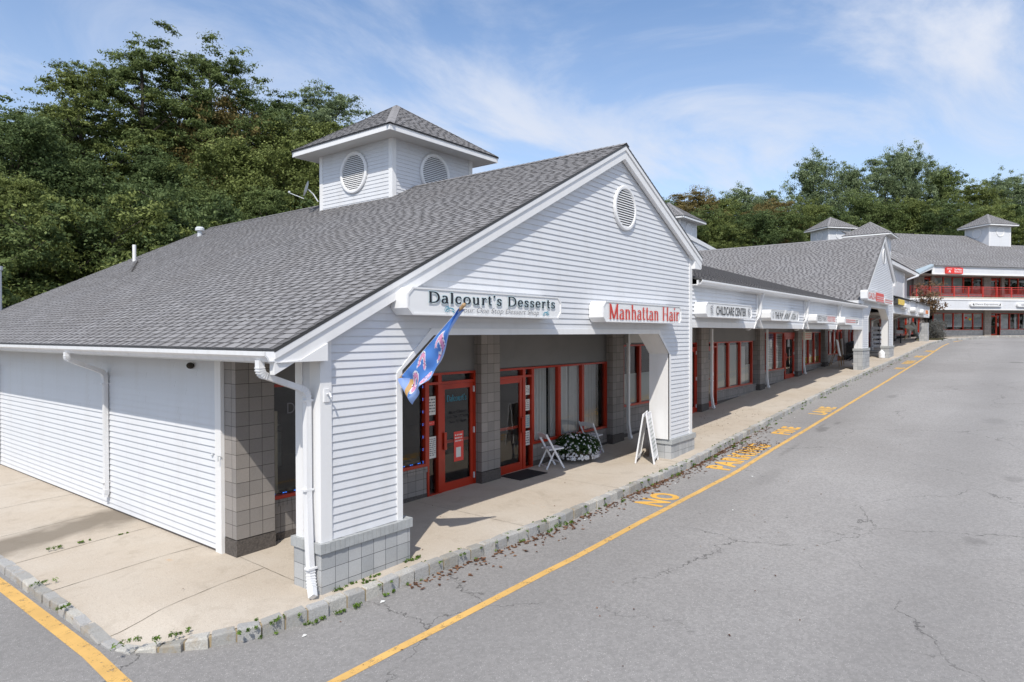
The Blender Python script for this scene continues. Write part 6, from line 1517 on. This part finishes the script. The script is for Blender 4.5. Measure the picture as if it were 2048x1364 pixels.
nodes = [((0, 0, .92), .15, .75), ((0, 0, 1.15), .14, .7), ((0, 0, 1.38), .17, .6), ((0, 0, 1.50), .06, 1), ((0, 0, 1.56), .07, 1), ((0, 0, 1.66), .095, 1), ((0, 0, 1.74), .07, 1),
         ((.17, 0, 1.40), .055, 1), ((.23, -.02, 1.15), .045, 1), ((.20, -.22, 1.12), .035, 1), ((-.17, 0, 1.40), .055, 1), ((-.23, -.02, 1.15), .045, 1), ((-.12, -.24, 1.12), .035, 1),
         ((.09, 0, .85), .09, 1), ((.10, 0, .48), .065, 1), ((.10, .02, .08), .045, 1), ((.10, -.12, .04), .04, .7), ((-.09, 0, .85), .09, 1), ((-.10, -.02, .48), .065, 1), ((-.10, .02, .08), .045, 1), ((-.10, -.12, .04), .04, .7)]
skin_body(nodes, [(0, 1), (1, 2), (2, 3), (3, 4), (4, 5), (5, 6), (2, 7), (7, 8), (8, 9), (2, 10), (10, 11), (11, 12), (0, 13), (13, 14), (14, 15), (15, 16), (0, 17), (17, 18), (18, 19), (19, 20)], 'body', 'dark_cloth', pe)
mb = MB(); mb.ball((px, py-.06, pz+1.67), (.085, .06, .11), 10, 8); mb.build('face', 'skin', pe, smooth=True)
mb = MB(); mb.ball((px, py+.01, pz+1.71), (.10, .10, .10), 10, 8); mb.build('hair', 'bark', pe, smooth=True)
MB().box(px-.08, px+.16, py-.32, py-.24, pz+1.0, pz+1.28).build('held_paper', 'paper', pe)
# ================================================================ vegetation
def tree_proto(kind, seed, H, spread, nclump, nleaf, leaf, clump_r, bark='bark', crown_lo=.35, flatten=.62, aspect=.5, dome=0, wide=1.0):
    r = random.Random(seed); mb = MB(); pts = [Vector((0, 0, -.6))]; lean = Vector((r.uniform(-.06, .06), r.uniform(-.06, .06), 1))
    n = 9
    for i in range(1, n+1): pts.append(Vector((lean.x*H*i/n+r.uniform(-.15, .15), lean.y*H*i/n+r.uniform(-.15, .15), H*.90*i/n)))
    R0 = H*.016; mb.tube(pts, [R0*(1.15-i/n*.95) for i in range(n+1)], 7)
    C = []; Rr = []
    nb = 15
    for b in range(nb):
        t = crown_lo*.75+(1-crown_lo*.75)*(b+.5)/nb; k = t*n; i = min(int(k), n-1); p0 = pts[i].lerp(pts[i+1], k-i)
        a = b*2.4+r.uniform(-.5, .5); prof = math.sin(math.pi*min(1, (t-crown_lo*.6)/(1-crown_lo*.6)*.80+.16))**.7
        prof = max(prof, .32)
        ln = spread*prof*r.uniform(.65, 1.15)*wide*(.72 if dome else 1); up = r.uniform(.25, .75)+t*.5
        d = Vector((math.cos(a), math.sin(a), up)).normalized(); P = [p0]
        for s in range(1, 5): P.append(p0+d*ln*s/4+Vector((r.uniform(-.2, .2), r.uniform(-.2, .2), .06*s*s*.1*ln))*.6)
        rb = R0*(1.1-t)*.55+.02; mb.tube(P, [rb*(1-.19*s) for s in range(5)], 5)
        for s in range(6):
            q = P[1+s % 4]; a2 = a+r.uniform(-1.4, 1.4); l2 = ln*r.uniform(.18, .42); e = q+Vector((math.cos(a2), math.sin(a2), r.uniform(-.05, .75)))*l2
            mb.tube([q, (q+e)/2+Vector((0, 0, .08*l2)), e], [rb*.42, rb*.28, rb*.10], 4)
            C.append(e); Rr.append(clump_r*r.uniform(.65, 1.25))
            if r.random() < .5: C.append((q+e)/2); Rr.append(clump_r*r.uniform(.5, .9))
        C.append(P[-1]); Rr.append(clump_r)
    while len(C) < nclump:
        q = r.choice(C[:60]); C.append(q+Vector((r.uniform(-1, 1), r.uniform(-1, 1), r.uniform(-.6, .7)))*clump_r*1.3); Rr.append(clump_r*r.uniform(.5, 1))
    C.append(pts[-1]); Rr.append(clump_r*.9)
    for k in range(dome):         # rounded outer crown: lumps set over an uneven ellipsoid
        a = k*2.39996; cz_ = 1-1.75*(k+.5)/dome; rr_ = math.sqrt(max(0, 1-cz_*cz_)); j = r.uniform(.72, 1.04); q = r.uniform(.8, 1.35)*clump_r
        lob = 1+.16*math.sin(3*a+seed)+.10*math.sin(5*cz_+seed)
        C.append(Vector((math.cos(a)*rr_*spread*.78*j*lob, math.sin(a)*rr_*spread*.78*j*lob, H*(.60 if crown_lo < .3 else .70)+cz_*H*(.36 if crown_lo < .3 else .27)*j*(1+.06*math.sin(4*a))))); Rr.append(q)
    C2 = []; R2 = []
    for c, q in zip(C, Rr):       # break every clump into smaller uneven sprays
        for k in range(5):
            o3 = Vector((r.gauss(0, .38), r.gauss(0, .38), r.gauss(0, .26)*flatten/.6))*q; C2.append(c+o3); s3 = q*r.uniform(.28, .52); R2.append((s3*r.uniform(.7, 1.4), s3*r.uniform(.7, 1.4), s3*flatten*r.uniform(.6, 1.1)))
    C, Rr = C2, R2
    o = thing('tree', (0, 0, 0), 'tree', 'tree'); tk = mb.build('trunk', bark, o)
    leafcloud('crown', 'leaf_green', o, [tuple(c) for c in C], [x for x in Rr], nleaf, leaf, (0, 0, 0), flatten, seed, aspect)
    o['H'] = H*1.0
    return o
PROTO = {
 'loc1': tree_proto('l', 1, 20, 5.4, 70, 62000, .17, 1.0, crown_lo=.42, flatten=.42, aspect=.36, dome=42, bark='bark_dark'),
 'loc2': tree_proto('l', 2, 20, 5.8, 70, 66000, .17, 1.05, crown_lo=.38, flatten=.42, aspect=.36, dome=48, bark='bark_dark'),
 'br1': tree_proto('b', 3, 14, 5.0, 70, 80000, .145, 1.3, crown_lo=.12, flatten=.62, aspect=.55, dome=62),
 'br2': tree_proto('b', 4, 14, 5.4, 70, 80000, .14, 1.25, crown_lo=.10, flatten=.55, aspect=.5, dome=55),
 'br3': tree_proto('b', 5, 16, 4.6, 70, 85000, .15, 1.3, crown_lo=.18, flatten=.68, aspect=.6, dome=66),
 'sh1': tree_proto('s', 6, 6, 3.6, 170, 40000, .12, .7, crown_lo=.02, flatten=.8, aspect=.55),
}
HT = {'loc1': 20, 'loc2': 20, 'br1': 14, 'br2': 14, 'br3': 16, 'sh1': 6}
used = set()
def at_px(px, d):     # a place on the ground seen at that bearing and that far off
    p = Vector(CAM)+cF*d+cR*((px-1024)/F_PX*d); return p.x, p.y
def plant(kind, px, d, ytop, mat, label, group, rz=None, name='tree', wide=1.0, cat='tree'):
    x, y = at_px(px, d); zg = hillz(x, y) if y > 22 else g(x)-KERB
    ztop = CAM[2]+(666-ytop)/F_PX*d; s = (ztop-zg)/(HT[kind]*1.0); src = PROTO[kind]
    rz = rnd.uniform(0, 6.28) if rz is None else rz
    if kind in used: o = copy_thing(src, (x, y, zg), rz)
    else: o = src; used.add(kind); o.location = (x, y, zg); o.rotation_euler = (0, 0, rz)
    w_ = wide*min(s, 1.25)*(1 if s < 1.25 else 1.05); o.scale = (w_, w_, s); tag(o, label, cat, group); 
    if 'H' in o: del o['H']
    for ch in o.children:
        if ch.name.startswith('crown'):
            ch.material_slots[0].link = 'OBJECT'; ch.material_slots[0].material = MATS[mat]
    return o
GL = 'trees of the wood behind the near building'
for a in [
 ('loc2', 372, 43, 52, 'leaf_green', 'tallest feathery locust tree with an open crown above the wood, left of the cupola'),
 ('loc1', 268, 42, 70, 'leaf_green', 'tall feathery locust tree just left of the tallest one'),
 ('loc1', 205, 40, 120, 'leaf_olive', 'olive toned locust with a slanting open crown left of the two tallest trees'),
 ('loc2', 150, 40, 192, 'leaf_green', 'thin stemmed locust standing clear against the sky, leftmost of the locusts'),
 ('loc1', 515, 46, 150, 'leaf_dark', 'narrow dark locust top poking up halfway between the tallest tree and the cupola'),
 ('br3', 450, 45, 172, 'leaf_autumn', 'tree with yellow brown leaves right beside the tallest locust'),
 ('br1', 575, 48, 190, 'leaf_pale', 'pale leaved tree in the gap left of the cupola roof'),
 ('loc2', 655, 50, 172, 'leaf_pale', 'pale feathery tree directly behind the left corner of the cupola roof'),
 ('loc1', 712, 52, 232, 'leaf_pale', 'short pale tree peeping over the cupola roof at its left'),
 ('br1', 8, 33, 196, 'leaf_dark', 'dark dense tree cut off by the left edge of the picture'),
 ('br2', 62, 38, 222, 'leaf_dark', 'dark round topped tree, second from the left edge'),
 ('br3', 118, 42, 222, 'leaf_olive', 'olive tree low between the dark left trees and the thin locust'),
 ('br3', 330, 46, 190, 'leaf_olive', 'olive tree crowded behind the stems of the two tallest locusts'),
 ('br1', 630, 46, 225, 'leaf_olive', 'olive brown tree behind the satellite dish'),
]: plant(*a[:6], GL) if len(a) > 6 else plant(a[0], a[1], a[2], a[3], a[4], a[5], GL)
mats = ['leaf_green', 'leaf_olive', 'leaf_dark', 'leaf_olive', 'leaf_dark', 'leaf_green', 'leaf_olive']
for k, (px, d, yt) in enumerate([(-50, 29, 300), (50, 28, 345), (140, 34, 300), (225, 30, 400), (300, 35, 300), (395, 33, 350), (470, 37, 262), (545, 34, 370), (625, 38, 262), (700, 40, 300)]):
    plant(('br1', 'br2', 'br3')[k % 3], px, d, yt, mats[k % 7], 'bushy green tree in the front rank of the wood behind the near roof', GL, wide=.95)
for k, (px, d) in enumerate([(-30, 24.5), (30, 25.5), (95, 26.5), (160, 27.5), (225, 28), (290, 29), (350, 30), (410, 31), (470, 32), (530, 33), (590, 34)]):
    plant('sh1', px, d, (455, 490, 430, 505, 470)[k % 5], ('leaf_green', 'leaf_dark', 'leaf_olive')[k % 3], 'leafy shrub at the foot of the wood behind the near roof', 'shrubs at the foot of the wood', name='shrub', cat='shrub')
for o in list(col.objects):
    if o.get('category') == 'shrub' and o.name.startswith('tree'): o.name = 'shrub'
# vine covered undergrowth
GR = 'trees on the hill behind the far buildings'
for a in [
 ('br3', 1628, 112, 298, 'leaf_pale', 'tall round headed pale green tree, left one of the highest group on the hill'),
 ('br1', 1700, 114, 322, 'leaf_pale', 'pale tree between the round headed one and the highest crown on the hill'),
 ('br2', 1762, 110, 302, 'leaf_pale', 'broad pale tree left of the highest crown on the hill'),
 ('br3', 1822, 112, 284, 'leaf_pale', 'highest pale green crown on the hill above the farther cupolas'),
 ('br1', 1872, 112, 322, 'leaf_green', 'green tree sloping down right of the highest crown on the hill'),
 ('br2', 1938, 104, 365, 'leaf_olive', 'olive green tree low behind the rightmost cupola'),
 ('br1', 1995, 118, 342, 'leaf_pale', 'loose feathery tree on the skyline at the right, left of the one at the edge'),
 ('br2', 2046, 118, 340, 'leaf_pale', 'loose feathery tree cut off by the right edge of the picture'),
 ('br2', 1375, 96, 376, 'leaf_autumn', 'red brown tipped tree on the skyline just right of the near gable'),
 ('br1', 1425, 100, 384, 'leaf_olive', 'olive tree right of the red brown tipped one'),
 ('br3', 1478, 104, 370, 'leaf_pale', 'pale topped tree midway along the low part of the right skyline'),
 ('br1', 1538, 104, 374, 'leaf_pale', 'small open crown just left of the high trees on the hill'),
 ('br2', 1552, 94, 398, 'leaf_autumn', 'reddish tree at the left foot of the high trees on the hill'),
 ('br1', 1340, 104, 392, 'leaf_green', 'green tree top at the right slope of the near gable'),
]: plant(a[0], a[1], a[2], a[3], a[4], a[5], GR)
for k, (px, d, yt) in enumerate([(1400, 88, 415), (1450, 86, 425), (1500, 88, 412), (1560, 90, 420), (1610, 92, 395), (1660, 92, 410), (1715, 94, 385), (1770, 94, 400), (1825, 94, 390), (1880, 92, 402), (1935, 92, 410), (1990, 90, 405), (2045, 90, 400), (1350, 90, 425)]):
    plant(('br2', 'br3', 'br1')[k % 3], px, d, yt, ('leaf_green', 'leaf_olive', 'leaf_dark', 'leaf_green', 'leaf_olive', 'leaf_dark', 'leaf_green')[k % 7], 'bushy tree in the front rank of the wood behind the far buildings', GR, wide=1.0)
for k in list(PROTO):
    if k not in used: 
        for ch in PROTO[k].children: bpy.data.objects.remove(ch)
        bpy.data.objects.remove(PROTO[k])
# far side of the lot: one wood that the shop windows mirror
cs = []; rs = []
for i in range(420): x = rnd.uniform(-30, 190); cs.append((x, -46-rnd.uniform(0, 9), g(x)+rnd.uniform(0, 12)**1.0)); rs.append(rnd.uniform(1.6, 3.0))
leafcloud('wood_across_lot', 'leaf_dark', None, cs, rs, 60000, .75, (70, -50, 0), .8, 44, .6, label='dark wood on the far side of the parking lot, mirrored in the shop windows', cat='wood', kind='stuff')
# ---- brown-leaved small tree and bare grey hedge at the end of the walk
bt = thing('small_tree', (63.5, .4, g(63.5)), 'small tree with sparse brown leaves at the end of the far walk', 'tree'); x, y, z = ORG[bt.name]; mb = MB(); cs = []; r = random.Random(8)
mb.tube([(x, y, z-.2), (x+.05, y, z+1.2), (x, y, z+1.8)], [.09, .07, .06], 6)
for k in range(22):
    a = k*2.39; h = z+1.3+r.random()*1.0; e = Vector((x+math.cos(a)*r.uniform(.8, 2.3), y+math.sin(a)*r.uniform(.6, 1.6), z+r.uniform(2.2, 4.9))); p = Vector((x, y, h)); mb.tube([p, (p+e)/2+Vector((0, 0, .15)), e], [.035, .022, .008], 4)
    for j in range(3): cs.append(tuple(p.lerp(e, .45+.27*j)))
mb.build('trunk', 'bark', bt); leafcloud('crown', 'leaf_brown', bt, cs, [.42]*len(cs), 2900, .16, ORG[bt.name], .8, 5, .6)
hd = thing('hedge', (64.3, -.3, g(64.3)), 'bare grey twiggy hedge under the brown leaved tree', 'hedge'); x, y, z = ORG[hd.name]; cs = [(x+r.uniform(-2.6, 2.4), y+r.uniform(-.5, .5), z+r.uniform(.1, 1.45)) for _ in range(90)]
leafcloud('foliage', 'leaf_grey', hd, cs, [.32]*90, 7000, .13, ORG[hd.name], 1, 6, .3)
mb = MB()
for k in range(60): a = Vector((x+r.uniform(-2.5, 2.3), y+r.uniform(-.4, .4), z-.1)); mb.tube([a, a+Vector((r.uniform(-.3, .3), r.uniform(-.3, .3), r.uniform(.9, 1.6)))], .014, 3)
mb.build('stems', 'bark', hd)
MB().box(60.3, 67, -1.1, .9, g(62)-.1, g(62)+.06).build('planting_bed', 'forest_floor', kind='structure')
# ---- weeds along the kerb, litter of brown leaves
def scatter_weeds():
    cs = []; rs = []; r = random.Random(12)
    spots = [(-1.95, .62, .10), (-1.62, .42, .10), (-1.55, .38, .06), (-1.1, -.15, .05), (-.75, -.2, .06), (-.3, -.36, .07), (.05, -.40, .07), (.3, -.42, .08), (.55, -.2, .05), (.7, -.45, .05), (.2, -.10, .08), (.45, -.1, .07), (.75, -.12, .06), (1.38, -.12, .10), (1.45, -.10, .08), (3.1, -.45, .07), (3.4, -.48, .05), (4.1, -.52, .10), (4.3, -.56, .12), (4.0, -.66, .08), (4.5, -.68, .08), (6.3, -.7, .06), (8.6, -.45, .12), (8.9, -.62, .12), (9.2, -.45, .07), (9.9, -.45, .08), (10.3, -.5, .08), (11.0, -.55, .10), (11.2, -.62, .10), (12.6, -.6, .09), (13.3, -.62, .10), (14, -.5, .06), (31.8, -.42, .12), (-1.95, 3.3, .08), (-2.1, 2.2, .07), (-1.0, 4.72, .05), (-1.35, 4.75, .08), (-.5, 4.6, .04), (7.2, -.42, .06), (7.9, -.4, .05), (16.5, -.55, .06), (19.8, -.5, .07), (23, -.5, .08), (27, -.5, .09), (38, -.6, .12), (41, -.6, .15), (44, -.6, .15)]
    for x, y, s in spots:
        for k in range(5): cs.append((x+r.uniform(-1, 1)*s*1.8, y+r.uniform(-.4, .4)*s, g(x)-(.13 if y < kerb_y(max(x, .5))+.02 else -.0)+s*.18)); rs.append(s*.42)
    for i in range(260):
        x = r.uniform(0, 1)**1.1*36-1; cs.append((x, kerb_y(max(-1.3, x))-.02-r.random()*.03 if r.random() < .6 else kerb_y(max(-1.3, x))+.15, g(x)-(.13 if r.random() < .5 else .0))); rs.append(.03)
    leafcloud('weeds', 'weed', None, cs, rs, 11000, .036, (5, -.5, 0), .8, 21, .28, label='small green weeds growing in the joints and along the foot of the kerb', cat='weeds', kind='stuff')
scatter_weeds()
def litter():
    R = np.random.default_rng(31); n = 1900; P = []
    for i in range(n):
        q = R.random()
        if q < .62: x = R.uniform(1, 16); x = x if R.random() < .7 else R.uniform(7, 13); y = kerb_y(x)-.03-abs(R.normal())*.09-(.35*R.random() if R.random() < .22 else 0); zb = -KERB
        elif q < .74: x = R.normal()*.5+12.9; y = -1.05+R.normal()*.18; zb = -KERB
        elif q < .82: x = R.uniform(31, 44); y = kerb_y(x)-.1-abs(R.normal())*.12; zb = -KERB
        elif q < .92: x = R.uniform(11.5, 18); y = R.uniform(.2, 1.8); zb = 0
        else: x = R.uniform(-1, 30); y = R.uniform(-5, 1.8); zb = -KERB if y < kerb_y(max(0, x)) else 0
        P.append((x, y, g(x)+zb+.008, .024 if q < .82 else .012))
    mb = MB()
    for x, y, z, s in P:
        s = s*R.uniform(.8, 1.9); a = R.uniform(0, 6.28); c, d = math.cos(a), math.sin(a); h = R.uniform(.0, .02)
        mb.face([(x-c*s, y-d*s, z), (x-d*s*.6, y+c*s*.6, z+h), (x+c*s, y+d*s, z+h*.4), (x+d*s*.6, y-c*s*.6, z+h*.8)], R.random())
    mb.build('fallen_leaves', 'litter', origin=(0, 0, 0), label='brown fallen leaves strewn along the kerb and the painted words', cat='leaves', kind='stuff')
litter()
mb = MB(); 
for (x, y) in ((4.9, -.75), (8.3, -.9), (9.9, -2.0), (14.2, -.75), (-.6, -.52), (.5, -.55), (13.4, -3.2), (7, -2.6), (18, -.72)): a = rnd.random()*3; s = rnd.uniform(.02, .05); z = g(x)-KERB+.006; mb.face([(x-s, y, z), (x, y-s*.5, z+.006), (x+s, y+.01, z), (x, y+s*.6, z+.012)])
mb.build('paper_scraps', 'paper', origin=(0, 0, 0), label='tiny white scraps of paper lying on the asphalt', cat='litter', kind='stuff')
